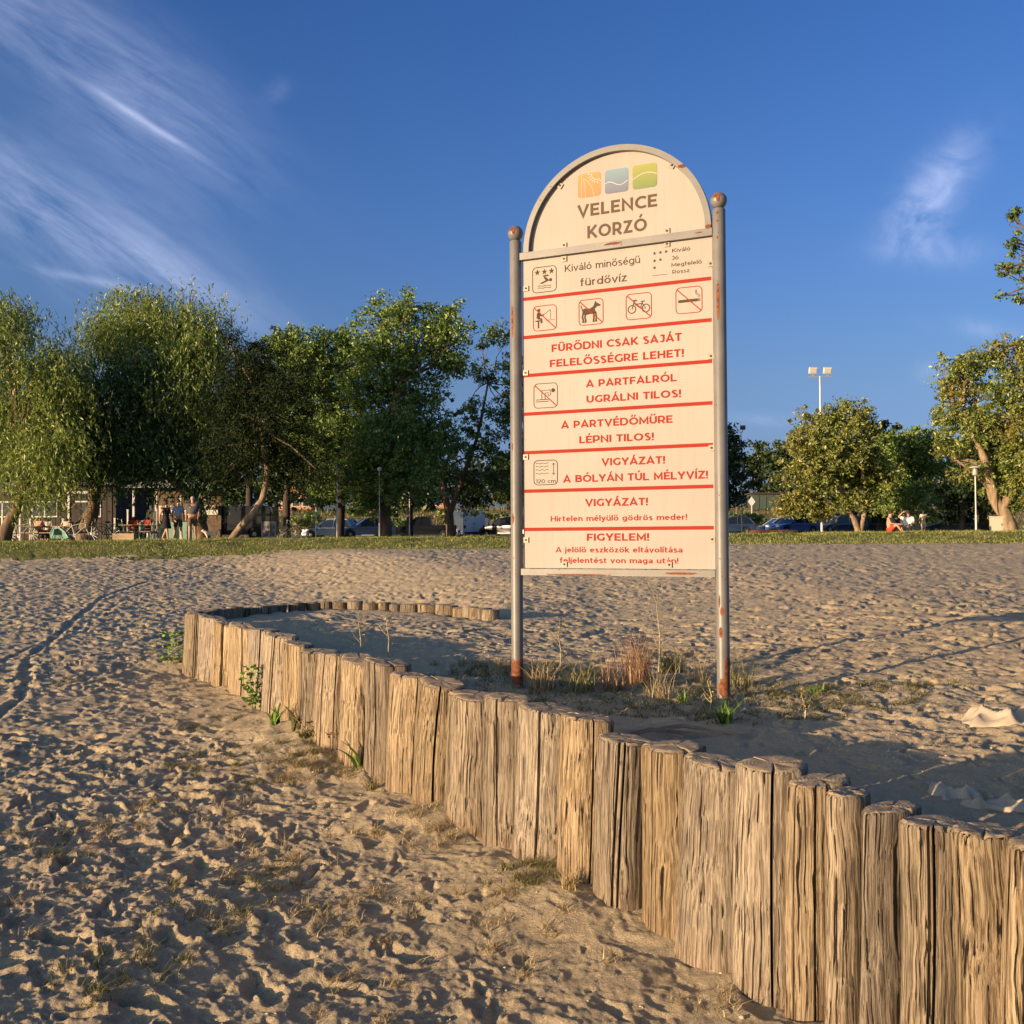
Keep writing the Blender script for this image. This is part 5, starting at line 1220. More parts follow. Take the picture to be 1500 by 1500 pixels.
def lamp(px, Y, ytop, label, disc_=True):
    r_, p = polebase('lamp_post', px, Y, label, 'street lamp'); H = at_y(px, ytop, Y).z - r_.location.z
    g = G(); g.tube([(0, 0, -.1), (0, 0, .8), (0, 0, .82), (0, 0, H)], [.045, .04, .03, .026], 10); g.build('pole', MWP, r_, True)
    g = G()
    if disc_: g.lathe((0, 0, H), [(.05, -.35), (.13, -.28), (.10, -.02), (.05, 0)], 12); g.build('lamp_shade', MST, r_, True); g = G(); g.lathe((0, 0, H+.02), [(.24, 0), (.26, .03), (.08, .09)], 16); g.build('cover', MWP, r_, True)
    else: g.ball((0, 0, H+.1), .12, 10, 8); g.build('lamp_shade', MWP, r_, True)
lamp(1430, 45, 686, 'white park lamp with a flat disc top at the right')
lamp(494, 50, 690, 'tall pale post left of the tallest tree trunk', False); lamp(556, 52, 690, 'white post close beside the tallest tree trunk', False)
lamp(463, 60, 742, 'short white post behind the silver hatchback', False); lamp(600, 62, 722, 'thin grey post right of the tallest tree', False)
p = at_y(1460, 778, 44); cab = empty('utility_cabinet', (p.x, 44, gz(p.x, 44)), R(-8), 'cream utility cabinet standing against the old tree trunk', 'utility cabinet')
H = at_y(1460, 757, 44).z-cab.location.z; g = G(); g.box((0, 0, H/2-.02), (.48, .32, H)); g.build('cabinet_body', mat('cream_plastic', (.52, .46, .34), .6), cab); g = G(); g.box((0, 0, H+.005), (.52, .36, .04)); g.build('cabinet_roof', mat('cream_plastic_lid', (.48, .43, .33), .6), cab)
g = G(); g.box((0, -.166, H/2), (.42, .012, H-.12)); dr = g.build('door', mat('cream_plastic_door', (.54, .48, .36), .55), cab); g = G(); g.box((.16, -.176, H/2), (.03, .02, .10)); g.build('handle', MDK, dr)

# ------------------------------------------------------------------ vehicles
MTYRE = mat('tyre_rubber', (.02, .02, .02), .85); MRIM = mat('alloy_rim', (.42, .42, .43), .35, .7); MGLASS = mat('car_glass', (.012, .016, .022), .08, spec=.8); MLIGHT = mat('headlight_glass', (.6, .62, .64), .12); MTAIL = mat('tail_light_red', (.35, .02, .015), .3); MTRIM = mat('black_trim', (.02, .02, .022), .6); MPLATE = mat('number_plate', (.6, .6, .58), .5)
def car(px, pyb, Y, rz, label, paint, kind='hatch', cat='car', group='cars in the car park beyond the grass'):
    """length along local x, front at +x"""
    dims = dict(hatch=(4.1, 1.48, 1.74), sedan=(4.7, 1.45, 1.82), suv=(4.5, 1.70, 1.86), wagon=(4.6, 1.50, 1.80), van=(5.2, 2.35, 2.0), smallvan=(4.3, 1.85, 1.78), pickup=(5.2, 1.75, 1.85))[kind]
    Lc, Hc, Wc = dims; p = at_y(px, pyb, Y)
    r_ = empty('parked_'+('van' if 'van' in kind else 'car'), (p.x, Y, gz(p.x, Y)), rz, label, cat, group)
    pm = mat('car_paint', paint, .28, .35, spec=.6, coat=.6)
    h = Lc/2; wb = Lc*.30; belt = Hc*.60 if kind not in ('van', 'smallvan') else Hc*.52
    if kind in ('van', 'smallvan'):
        low = [(-h, .32), (-h, Hc*.95), (-h+.08, Hc), (h-1.55, Hc), (h-.85, belt+.18), (h-.12, belt-.15), (h, .62), (h, .32)]
        stations = low
    else:
        low = [(-h, .45), (-h+.03, belt-.02), (-h+.10, belt+.02), (h-1.25, belt), (h-.30, belt-.16), (h-.05, belt-.32), (h, .48), (h-.08, .25), (-h+.10, .25)]
    # wheel arches cut into the side outline
    def arched(pts):
        pts = [q_ for q_ in pts if not (q_[1] <= .33)]
        out = list(pts)
        bot = [(h-.06, .28)]
        for cx_ in (wb+.06, -wb):
            bot += [(cx_+.37*math.cos(a), .30+.37*math.sin(a)) for a in np.linspace(0, math.pi, 9)]
        bot += [(-h+.06, .28)]
        return out + bot
    prof_ = arched(low); g = G(); n = len(prof_)
    ys = [(-Wc/2+.10, .965), (-Wc/2, 1.0), (Wc/2, 1.0), (Wc/2-.10, .965)]
    ringv = []
    for yy, sc in ((-Wc/2+.07, .975), (-Wc/2, .0), (Wc/2, .0), (Wc/2-.07, .975)): pass
    layers = [(-Wc/2+.12, 1), (-Wc/2, 0), (Wc/2, 0), (Wc/2-.12, 1)]
    g.prism(prof_, a=-Wc/2, b=Wc/2); body = g.build('body', pm, r_)
    bm = bmesh.new(); bm.from_mesh(body.data); es = [e for e in bm.edges if abs(abs(e.verts[0].co.y)-Wc/2) < 1e-4 and abs(e.verts[0].co.y-e.verts[1].co.y) < 1e-4 and min(e.verts[0].co.z, e.verts[1].co.z) > .40]
    bmesh.ops.bevel(bm, geom=es, offset=.09, segments=3, profile=.6, affect='EDGES'); bm.to_mesh(body.data); bm.free(); body.data.polygons.foreach_set('use_smooth', [True]*len(body.data.polygons)); body.data.set_sharp_from_angle(angle=R(35))
    if kind not in ('van', 'smallvan'):
        rear = {'hatch': -h+.12, 'sedan': -h+.75, 'suv': -h+.10, 'wagon': -h+.10, 'pickup': -h+2.0}[kind]; rr0 = {'hatch': -h+.55, 'sedan': -h+1.45, 'suv': -h+.35, 'wagon': -h+.45, 'pickup': -h+2.15}[kind]
        cab_ = [(rear, belt-.03), (rr0, Hc-.05), (rr0+.35, Hc), (h-2.15, Hc-.01), (h-1.95, Hc-.06), (h-1.12, belt-.03)]
        wl, wt = Wc/2-.06, Wc/2-.22
        def pt(q_, s_, o=0): z = q_[1]; f_ = (z-belt)/(Hc-belt); return (q_[0], s_*(wl+(wt-wl)*f_+o), z)
        g = G(); n = len(cab_); g.add([pt(q_, -1) for q_ in cab_]+[pt(q_, 1) for q_ in cab_], [tuple(range(n)), tuple(range(2*n-1, n-1, -1))]+[(i, i+n, (i+1) % n+n, (i+1) % n) for i in range(n)])
        g.build('windows', MGLASS, r_)
        g = G(); top = [cab_[1], cab_[2], cab_[3], cab_[4]]
        vs = []; 
        for q_ in top: vs += [pt(q_, -1, .012), pt(q_, 1, .012)]
        vs2 = [(v[0], v[1], v[2]+.022) for v in vs]; m_ = len(top)
        g.add(vs2+vs, [(2*i, 2*i+1, 2*i+3, 2*i+2) for i in range(m_-1)]+[(2*i+8, 2*i+10, 2*i+11, 2*i+9) for i in range(m_-1)]+[(2*i, 2*i+2, 2*i+10, 2*i+8) for i in range(m_-1)]+[(2*i+1, 2*i+9, 2*i+11, 2*i+3) for i in range(m_-1)]+[(0, 8, 9, 1), (6, 7, 15, 14)])
        g.build('roof', pm, r_)
        for s_ in (-1, 1):
            g = G(); g.tube([pt(cab_[5], s_, .01), pt(cab_[4], s_, .01), pt(cab_[3], s_, .01)], .035, 5); g.build('pillar', pm, r_, True)
            g = G(); g.tube([pt(cab_[0], s_, .01), pt(cab_[1], s_, .01)], .06, 5); g.build('pillar', pm, r_, True); mx_ = (rr0+h-1.7)/2+.1; g = G()
            g.tube([pt((mx_, belt-.02), s_, .01), pt((mx_-.05, Hc-.02), s_, .01)], .035, 5); g.build('pillar', pm, r_, True)
            g = G(); q_ = pt((h-1.45, belt+.08), s_, .10); g.ball(q_, (.09, .09, .07), 8, 6); g.build('wing_mirror', pm, r_, True)
    else:
        for s_ in (-1, 1):
            g = G(); yy = s_*(Wc/2+.006)
            g.add([(h-1.0, yy, belt+.12), (h-1.62, yy, belt+.12), (h-1.72, yy, Hc-.22), (h-1.58, yy, Hc-.22)], [(0, 1, 2, 3)]); g.build('side_window', MGLASS, r_)
            g = G(); g.box((h-1.0, s_*(Wc/2+.10), belt+.22), (.10, .16, .26)); g.build('wing_mirror', MTRIM, r_)
        dz = (Hc-(belt+.18)); a_ = Vector((h-1.55, 0, Hc)); b_ = Vector((h-.85, 0, belt+.18)); nn = Vector((dz, 0, .70)).normalized()*.012
        g = G(); g.add([tuple(b_.lerp(a_, t_)+nn+Vector((0, y_, 0))) for t_, y_ in ((.06, -Wc/2+.14), (.06, Wc/2-.14), (.86, Wc/2-.2), (.86, -Wc/2+.2))], [(0, 1, 2, 3)]); g.build('windscreen', MGLASS, r_)
        for s_ in (-1, 1):
            g = G(); g.box((-h-.006, s_*Wc*.235, Hc*.57), (.02, Wc*.44, Hc*.74)); d_ = g.build('rear_door', pm, r_)
            g = G(); g.box((-h-.02, s_*Wc*.235, Hc*.78), (.012, Wc*.33, Hc*.18)); g.build('rear_window', MGLASS if kind == 'smallvan' else pm, d_)
            g = G(); g.box((-h-.025, s_*.08, Hc*.5), (.03, .04, .14)); g.build('handle', MTRIM, d_)
    zl = belt-.22 if kind not in ('van', 'smallvan') else .85
    for s_ in (-1, 1):
        g = G(); g.box((h-.09, s_*(Wc/2-.28), zl), (.16, .34, .15)); g.build('headlight', MLIGHT, r_)
        g = G(); g.box((-h+.01, s_*(Wc/2-.14), zl+.08), (.10, .18, .26)); g.build('tail_light', MTAIL, r_)
    g = G(); g.box((h-.02, 0, .42), (.08, Wc*.6, .16)); g.build('grille', MTRIM, r_)
    g = G(); g.box((-h-.01, 0, .42), (.10, Wc*.85, .14)); g.build('rear_bumper', MTRIM, r_)
    g = G(); g.box((-h-.035, 0, zl-.02), (.02, .5, .11)); g.build('number_plate', MPLATE, r_)
    for s_ in (-1, 1):
        for cx_ in (wb+.06, -wb):
            M_ = Matrix.Rotation(R(90), 4, 'X')
            g = G(); g.lathe((0, 0, 0), [(.20, -.10), (.31, -.10), (.325, -.06), (.325, .06), (.31, .10), (.20, .10)], 20, M=M_); w_ = g.build('wheel', MTYRE, r_, True, loc=(cx_, s_*(Wc/2-.12), .325))
            g = G(); g.lathe((0, 0, 0), [(.03, -.105), (.205, -.095), (.205, .095), (.03, .105)], 14, M=M_); g.build('rim', MRIM, w_, True)
    return r_
SILV = (.55, .57, .60); WHT = (.82, .82, .82); BLU = (.05, .08, .16); DRK = (.02, .022, .028)
car(1143, 782, 88, R(180+6), 'silver saloon car seen side on left of the forked tree', SILV, 'sedan')
car(1162, 784, 79, R(180+25), 'small blue car in front of the silver saloon', (.07, .13, .30), 'hatch')
car(1228, 784, 84, R(200), 'dark blue estate car between the pale pole and the forked trunks', (.03, .045, .08), 'wagon')
car(1398, 781, 82, R(165), 'dark grey car under the trees right of the standing child', (.05, .055, .06), 'sedan')
car(1285, 782, 86, R(180), 'black car behind the shirtless person', DRK, 'wagon')
car(1068, 783, 84, R(185), 'dark blue car partly hidden by the right sign post', BLU, 'hatch')
car(486, 790, 76, R(165), 'silver blue hatchback beside the dark trunk', (.34, .40, .50), 'hatch')
car(533, 783, 96, R(185), 'white roofed estate car in the back row', SILV, 'suv')
car(536, 791, 74, R(200), 'grey blue hatchback in front of the estate car', (.20, .25, .34), 'hatch')
car(622, 790, 84, R(183), 'long black pickup between the tall trunk and the white van', DRK, 'pickup')
car(742, 790, 86, R(150), 'black car beside the left sign post', DRK, 'suv')
car(680, 790, 90, R(112), 'large white delivery van seen from behind', WHT, 'van', 'van', None)
car(700, 790, 96, R(78), 'smaller white van right of the delivery van', WHT, 'smallvan', 'van', None)
car(345, 792, 56, R(178), 'dark van in the shade behind the leaning pine trunk', (.03, .035, .05), 'smallvan', 'van', None)
# orange kayak lying on the ground
p = at_y(1133, 781, 62); kz = gz(p.x, 62); kroot = empty('kayak', (p.x, 62, kz+.02), R(4), 'orange kayak lying in front of the silver saloon', 'kayak')
st = [(-1.5, .03, .18), (-1.2, .18, .24), (-.6, .30, .28), (0, .33, .28), (.6, .30, .28), (1.2, .18, .24), (1.5, .03, .18)]
g = G(); rg = []
for x, w_, h_ in st: rg += [(x, w_*math.cos(a), .16+ (h_*.45 if math.sin(a) > 0 else h_*.55)*math.sin(a)) for a in [2*math.pi*k_/12 for k_ in range(12)]]
g.add(rg, [(i*12+k_, i*12+(k_+1) % 12, (i+1)*12+(k_+1) % 12, (i+1)*12+k_) for i in range(6) for k_ in range(12)]); g.build('hull', mat('orange_plastic', (.55, .16, .06), .45), kroot, True)
g = G(); g.lathe((0, 0, 0), [(.20, .27), (.24, .30), (.22, .31), (.17, .28)], 14); c_ = g.build('cockpit_rim', MTRIM, kroot, True)

# ------------------------------------------------------------------ cafe behind the left trees
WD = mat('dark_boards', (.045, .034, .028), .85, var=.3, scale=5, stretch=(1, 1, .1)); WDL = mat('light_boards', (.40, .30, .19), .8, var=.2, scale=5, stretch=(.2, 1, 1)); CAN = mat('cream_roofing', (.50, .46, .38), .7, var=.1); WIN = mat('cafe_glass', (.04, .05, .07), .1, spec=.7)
YC = 58
def hut(px0, px1, pytop, Y, depth_, label, name='cafe_building'):
    a = at_y(px0, pytop, Y); b = at_y(px1, pytop, Y); zb = gz((a.x+b.x)/2, Y); W_ = b.x-a.x; H_ = a.z-zb
    r_ = empty(name, ((a.x+b.x)/2, Y, zb), 0, label, 'building'); return r_, W_, H_
hb, W_, H_ = hut(-30, 170, 712, 60, 5, 'dark boarded cafe hut with a flat roof in the shade of the trees')
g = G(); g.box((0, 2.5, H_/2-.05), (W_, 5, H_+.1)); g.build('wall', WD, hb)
g = G(); g.box((0, 2.3, H_+.09), (W_+.6, 5.8, .16)); g.build('roof', mat('roof_felt', (.07, .07, .075), .8), hb)
for i in range(int(W_/.3)):
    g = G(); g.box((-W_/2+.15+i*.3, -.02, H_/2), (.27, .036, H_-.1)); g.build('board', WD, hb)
for x in (-W_*.33, -.02*W_, W_*.30):
    g = G(); g.box((x, -.055, H_*.58), (1.5, .03, .95)); w_ = g.build('window', MWP, hb)
    for s_ in (-1, 1): g = G(); g.box((x+s_*.36, -.078, H_*.58), (.64, .012, .80)); g.build('pane', WIN, w_)
kb, W2, H2 = hut(196, 300, 716, 52, 4, 'open sided cafe kiosk with a cream slatted canopy and lit serving counter')
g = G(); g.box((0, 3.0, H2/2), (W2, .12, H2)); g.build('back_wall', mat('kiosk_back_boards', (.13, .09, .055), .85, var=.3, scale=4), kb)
g = G(); g.box((0, .5, .50), (W2*.9, .5, 1.0)); g.build('counter', mat('mint_boards', (.20, .34, .27), .7, var=.1), kb)
g = G(); g.box((0, .45, 1.03), (W2*.94, .62, .05)); g.build('counter_top', CAN, kb)
for x in (-W2/2, -W2*.18, W2*.16, W2/2): g = G(); g.box((x, 0, H2/2), (.10, .10, H2)); g.build('post', MWP, kb)
for i in range(9): g = G(); g.box((0, -.7+i*.48, H2+.05+i*.07), (W2+.8, .40, .03), M=Matrix.Rotation(R(8), 4, 'X')); g.build('roof_slat', CAN, kb)
for x in (-W2*.3, W2*.05, W2*.35):
    g = G(); g.box((x, 2.85, H2*.62), (.8, .10, .5)); s_ = g.build('shelf_unit', MWP, kb)
    for j in range(4): g = G(); g.lathe((x-.28+j*.19, 2.74, H2*.62+.02), [(.04, 0), (.04, .14), (.015, .18), (.015, .22)], 8); g.build('bottle', mat('bottle_glass', [(.45, .3, .1), (.1, .3, .15), (.5, .45, .35), (.4, .1, .08)][j], .3), s_, True)
# pergola frame with white beam
fr_, W3, H3 = hut(101, 134, 723, 50, 1, 'white timber doorway frame in front of the cafe hut', 'timber_frame'); fr_['category'] = 'frame'
for x in (-W3/2, W3/2): g = G(); g.box((x, 0, H3/2), (.10, .10, H3)); g.build('post', MWP, fr_)
g = G(); g.box((0, 0, H3+.055), (W3+.14, .14, .11)); g.build('beam', MWP, fr_)
g = G(); g.box((-W3*.2, .03, H3*.42), (W3*.5, .05, H3*.8)); g.build('panel', WD, fr_)
# white posts of the terrace fence
for px, wh_ in ((3, 'at the far left'), (29, 'left of the leftmost picnic table'), (44, 'right of the leftmost picnic table'), (92, 'behind the green trailer'), (168, 'just right of the thick willow trunk'), (187, 'behind the timber planter'), (216, 'behind the red shirted guests')): 
    p = at_y(px, 790, 49); z = gz(p.x, 49); h_ = 1.5 if px % 2 else 1.1; g = G(); g.box((0, 0, h_/2), (.07, .07, h_)); g.box((0, 0, h_+.02), (.10, .10, .04))
    tag(g.build('terrace_post', MWP, None, loc=(p.x, 49, z)), 'white square post of the cafe terrace '+wh_, 'post', 'white posts along the cafe terrace')
# picnic tables with people
def picnic(px, Y, label):
    p = stand(px, 790, Y); r_ = empty('picnic_table', p, R(5), label, 'picnic table', 'picnic tables on the cafe terrace')
    for i in range(4): g = G(); g.box((0, -.27+i*.18, .74), (1.7, .165, .035)); g.build('plank', WDL, r_)
    for s_ in (-1, 1): g = G(); g.box((0, s_*.66, .44), (1.7, .26, .04)); g.build('seat', WDL, r_)
    for x in (-.62, .62):
        for s_ in (-1, 1): g = G(); g.tube([(x, s_*.22, .72), (x, s_*.60, 0)], .035, 6); g.build('leg', WDL, r_)
        g = G(); g.box((x, 0, .39), (.05, 1.35, .07)); g.build('crossbar', WDL, r_)
    return p
for px, Y, lb in ((30, 46.5, 'wooden picnic table left of the bicycle trailer'), (82, 47.5, 'wooden picnic table with two guests behind the bicycle trailer'), (205, 46, 'wooden picnic table between the willow trunk and the walking woman')): picnic(px, Y, lb)
seated = [(70, 48.2, 10, 'seated guest in a white shirt at the table behind the trailer', (.6, .58, .55)), (98, 48.2, -10, 'seated guest in a pale top near the white frame', (.55, .45, .4)), (56, 47, 170, 'seated guest in pink with their back to the beach', (.55, .28, .26)), (196, 46.8, 10, 'seated guest in a dark red shirt at the table right of the willow', (.25, .03, .03)), (217, 46.9, -15, 'seated guest in a dark red top beside the walking woman', (.30, .04, .05)), (118, 48.6, 20, 'seated guest in brown behind the willow trunk', (.25, .16, .10))]
for px, Y, a_, lb, c_ in seated: person(stand(px, 790, Y), R(a_), lb, CHAIRSIT, 1.7, cloth('guest_cotton', c_), cloth('guest_trousers', (.06, .06, .08)), HAIRD, .5, .9)
# umbrellas, planters and boards
def board(px, Y, label):
    p = stand(px, 788, Y); r_ = empty('pavement_sign', p, R(5), label, 'sign board', 'white notice boards by the bicycles')
    g = G(); g.box((0, 0, .47), (.38, .05, .86)); g.build('frame', MWP, r_)
    g = G(); g.box((0, -.028, .50), (.31, .008, .70)); g.build('poster', mat('poster_print', (.45, .42, .38), .6, col2=(.06, .06, .06), scale=9), r_)
    for s_ in (-1, 1): g = G(); g.box((s_*.16, 0, .03), (.04, .22, .06)); g.build('foot', MDK, r_)
board(389, 50, 'white notice board left of the pair by the bicycles'); board(398, 50.5, 'white notice board right of the pair by the bicycles')
for px, Y, lb in ((183, 43.5, 'low timber planter box right of the bicycle group'),):
    p = stand(px, 792, Y); r_ = empty('planter', p, 0, lb, 'planter')
    for s_ in (-1, 1):
        for j in range(2): g = G(); g.box((0, s_*.2, .11+j*.16), (.9, .03, .15)); g.build('board', WDL, r_)
        g = G(); g.box((s_*.44, 0, .19), (.03, .38, .32)); g.build('board', WDL, r_)
    g = G(); g.box((0, 0, .30), (.84, .36, .04)); g.build('soil', M_DIRT, r_)
# bicycles
def bicycle(px, Y, rz, label, paint):
    p = stand(px, 791, Y); r_ = empty('bicycle', p, rz, label, 'bicycle', 'bicycles parked by the cafe'); fm = mat('frame_paint_bike', paint, .4, .3)
    for x in (-.52, .52):
        g = G(); c = [(x+.335*math.cos(a), 0, .345+.335*math.sin(a)) for a in np.linspace(0, 2*math.pi, 25)]; g.tube(c, .019, 5, caps=False); w_ = g.build('wheel', MTYRE, r_, True)
        g = G(); [g.tube([(x, 0, .345), (x+.32*math.cos(a), 0, .345+.32*math.sin(a))], .004, 3) for a in np.linspace(0, 2*math.pi, 13)[:-1]]; g.tube([(x, -.04, .345), (x, .04, .345)], .025, 6); g.build('spokes', MRIM, w_)
    g = G(); bb, st_, hd_, rw, fw = (-.08, 0, .30), (-.22, 0, .80), (.36, 0, .84), (-.52, 0, .345), (.52, 0, .345)
    for a, b in ((bb, st_), (bb, (.39, 0, .70)), ((-.19, 0, .72), hd_), (rw, bb), (rw, (-.19, 0, .72)), (hd_, (.39, 0, .68)), ((.39, 0, .68), fw)): g.tube([a, b], .02, 6)
    g.build('frame', fm, r_, True)
    g = G(); g.ball((-.24, 0, .86), (.13, .07, .035), 10, 6); g.build('saddle', MTRIM, r_, True)
    g = G(); g.tube([hd_, (.34, 0, .98)], .014, 6); g.tube([(.22, -.28, 1.0), (.34, -.1, .99), (.34, .1, .99), (.22, .28, 1.0)], .013, 6); g.build('handlebar', MST, r_, True)
    g = G(); g.lathe(bb, [(.09, -.006), (.09, .006)], 14, M=Matrix.Rotation(R(90), 4, 'X')); g.tube([(bb[0], -.05, .30), (bb[0]+.08, -.07, .14)], .01, 5); g.tube([(bb[0], .05, .30), (bb[0]-.08, .07, .46)], .01, 5); g.build('crank', MST, r_)
    return r_
for a in ((112, 44.5, R(5), 'silver bicycle hitched to the green child trailer', (.5, .5, .5)), (150, 44.2, R(170), 'black bicycle leaning beside the willow trunk', (.03, .03, .03)), (166, 45.0, R(12), 'dark green bicycle right of the willow trunk', (.04, .12, .09)), (30, 45, R(-8), 'grey bicycle by the left picnic table', (.3, .3, .3)), (415, 52, R(8), 'black bicycle right of the notice boards', (.02, .02, .02)), (430, 53, R(172), 'dark bicycle farthest right in the row', (.05, .05, .06))): bicycle(*a)
p = stand(88, 791, 44.6); tr_ = empty('bicycle_trailer', p, R(5), 'green and white child bicycle trailer behind the silver bicycle', 'bicycle trailer')
g = G(); g.prism([(-.45, .25), (-.50, .55), (-.30, .90), (.0, .93), (.35, .62), (.55, .30), (.45, .22)], a=-.30, b=.30); g.build('canopy', mat('mint_fabric', (.22, .50, .40), .8), tr_)
g = G(); g.prism([(-.30, .45), (-.25, .80), (-.02, .84), (.18, .66), (.22, .45)], a=-.312, b=-.302); g.build('window', MGLASS, tr_)
g = G(); g.tube([(-.5, -.31, .5), (-.3, -.31, .92), (0, -.31, .95), (.38, -.31, .63), (.58, -.31, .28)], .02, 6); g.build('piping', mat('white_fabric', (.7, .7, .66), .8), tr_, True)
for s_ in (-1, 1):
    g = G(); g.tube([(-.1+.24*math.cos(a), s_*.36, .25+.24*math.sin(a)) for a in np.linspace(0, 2*math.pi, 21)], .018, 5, caps=False); w_ = g.build('wheel', MTYRE, tr_, True)
    g = G(); [g.tube([(-.1, s_*.36, .25), (-.1+.23*math.cos(a), s_*.36, .25+.23*math.sin(a))], .005, 3) for a in np.linspace(0, 2*math.pi, 9)[:-1]]; g.build('spokes', MRIM, w_)
tr_.scale = (.72, .72, .72)
# ------------------------------------------------------------------ beyond the car park
def building(px0, px1, py0, py1, Y, label, wall, roofc, cols, rows):
    a = at_y(px0, py0, Y); b = at_y(px1, py1, Y); zb = gz((a.x+b.x)/2, Y)-.3; W_ = b.x-a.x; H_ = a.z-zb
    r_ = empty('apartment_building', ((a.x+b.x)/2, Y, zb), 0, label, 'building')
    g = G(); g.box((0, 5, H_/2), (W_, 10, H_)); g.build('wall', wall, r_)
    g = G(); g.prism([(-W_/2-.5, H_), (W_/2+.5, H_), (W_/2-1.5, H_+2.4), (-W_/2+1.5, H_+2.4)], a=-.6, b=10.6); g.build('roof', roofc, r_)
    for i in range(cols):
        for j in range(rows):
            x = -W_/2+W_*(i+.5)/cols; z = 1.6+j*2.9
            if z+.8 > H_: continue
            g = G(); g.box((x, -.03, z), (1.3, .08, 1.4)); w_ = g.build('window', MWP, r_); g = G(); g.box((x, -.08, z), (1.1, .03, 1.2)); g.build('pane', WIN, w_)
    return r_
ORW = mat('orange_render', (.50, .25, .13), .85, var=.06); RFT = mat('red_tile_roof', (.25, .09, .05), .85, var=.2, scale=4)
building(575, 650, 700, 740, 168, 'orange rendered house on the rise between the tall trunk and the white van', ORW, RFT, 4, 3)
building(396, 456, 712, 742, 172, 'orange rendered house glimpsed under the dark pine', ORW, RFT, 4, 2)
p = at_y(1126, 745, 126); sh = empty('shed', (p.x, 127, gz(p.x, 127)), 0, 'low green panelled shed on the slope above the silver saloon', 'shed'); W_ = 42/1500*126; H_ = at_y(1126, 723, 126).z-sh.location.z
SHG = mat('green_grey_sheet', (.05, .075, .06), .7, var=.15)
g = G(); g.box((0, 1.5, H_/2), (W_, 3, H_)); g.build('wall', mat('shed_wall', (.045, .05, .042), .8), sh)
for i in range(4): g = G(); g.box((-W_/2+W_*(i+.5)/4, -.03, H_/2), (W_/4-.08, .06, H_-.2)); g.build('panel', SHG, sh)
g = G(); g.box((0, 1.4, H_+.08), (W_+.5, 3.6, .14)); g.build('roof', mat('shed_roof', (.06, .04, .035), .8), sh)
p = at_y(1101, 743, 118); ts = empty('trail_sign', (p.x, 118, gz(p.x, 118)), 0, 'small white diamond topped sign on the slope left of the green shed', 'sign'); H_ = at_y(1101, 735, 118).z-ts.location.z
g = G(); g.box((0, 0, H_/2), (.10, .06, H_)); g.build('post', MWP, ts); g = G(); g.prism([(-.42, H_), (0, H_-.55), (.42, H_), (0, H_+.6)], a=-.05, b=-.02); g.build('plate', MWP, ts)
# steps up the slope
sx = at_y(724, 775, 107).x; stp = empty('stairway', (sx, 106.5, gz(sx, 106.5)), 0, 'pale stone steps climbing the slope right of the small white van', 'stairs'); STN = mat('pale_stone', (.40, .33, .25), .9, var=.15)
for i in range(9): 
    y = i*.95; g = G(); g.box((.12*i, y, gz(sx, 106.5+y)-stp.location.z+.04), (1.7, 1.0, .30)); g.build('step', STN, stp)
# bushes on the slope
rb = np.random.default_rng(77)
for k, (px, Y) in enumerate([(430, 112), (455, 118), (490, 110), (585, 112), (640, 116), (745, 113), (700, 120), (1095, 112), (1180, 115), (1230, 113), (1290, 116), (1340, 112), (1395, 110), (60, 112), (160, 113), (260, 112), (360, 111), (520, 124), (610, 128), (1260, 124)]):
    p = at_y(px, 770, Y); z = gz(p.x, Y); w_ = rb.uniform(.9, 2.0)
    o, _, _ = foliage('bush', [(0, 0, w_*.4, w_, w_*.8, w_*.45), (w_*.6, 0, w_*.3, w_*.6, w_*.6, w_*.35)], 900, (.34, .22), LF_ASH if k % 2 else LF_OLIVE, None, 'broad', rb, .5)
    o.location = (p.x, Y, z); tag(o, 'low rounded bush on the dry slope '+['under the dark pine, left of the pair', 'under the dark pine, right of the pair', 'above the silver blue hatchback', 'above the black pickup, left one', 'above the white delivery van', 'beside the stone steps', 'left of the white vans, far up', 'left of the green shed', 'behind the pale mast', 'left of the forked trunks', 'behind the shirtless person', 'behind the standing child', 'behind the dark grey car', 'behind the leftmost willow trunk', 'behind the cafe hut', 'behind the cafe kiosk', 'behind the dark van', 'above the estate car', 'above the black pickup, right one', 'between the forked trunks'][k], 'bush', 'bushes on the slope beyond the car park')
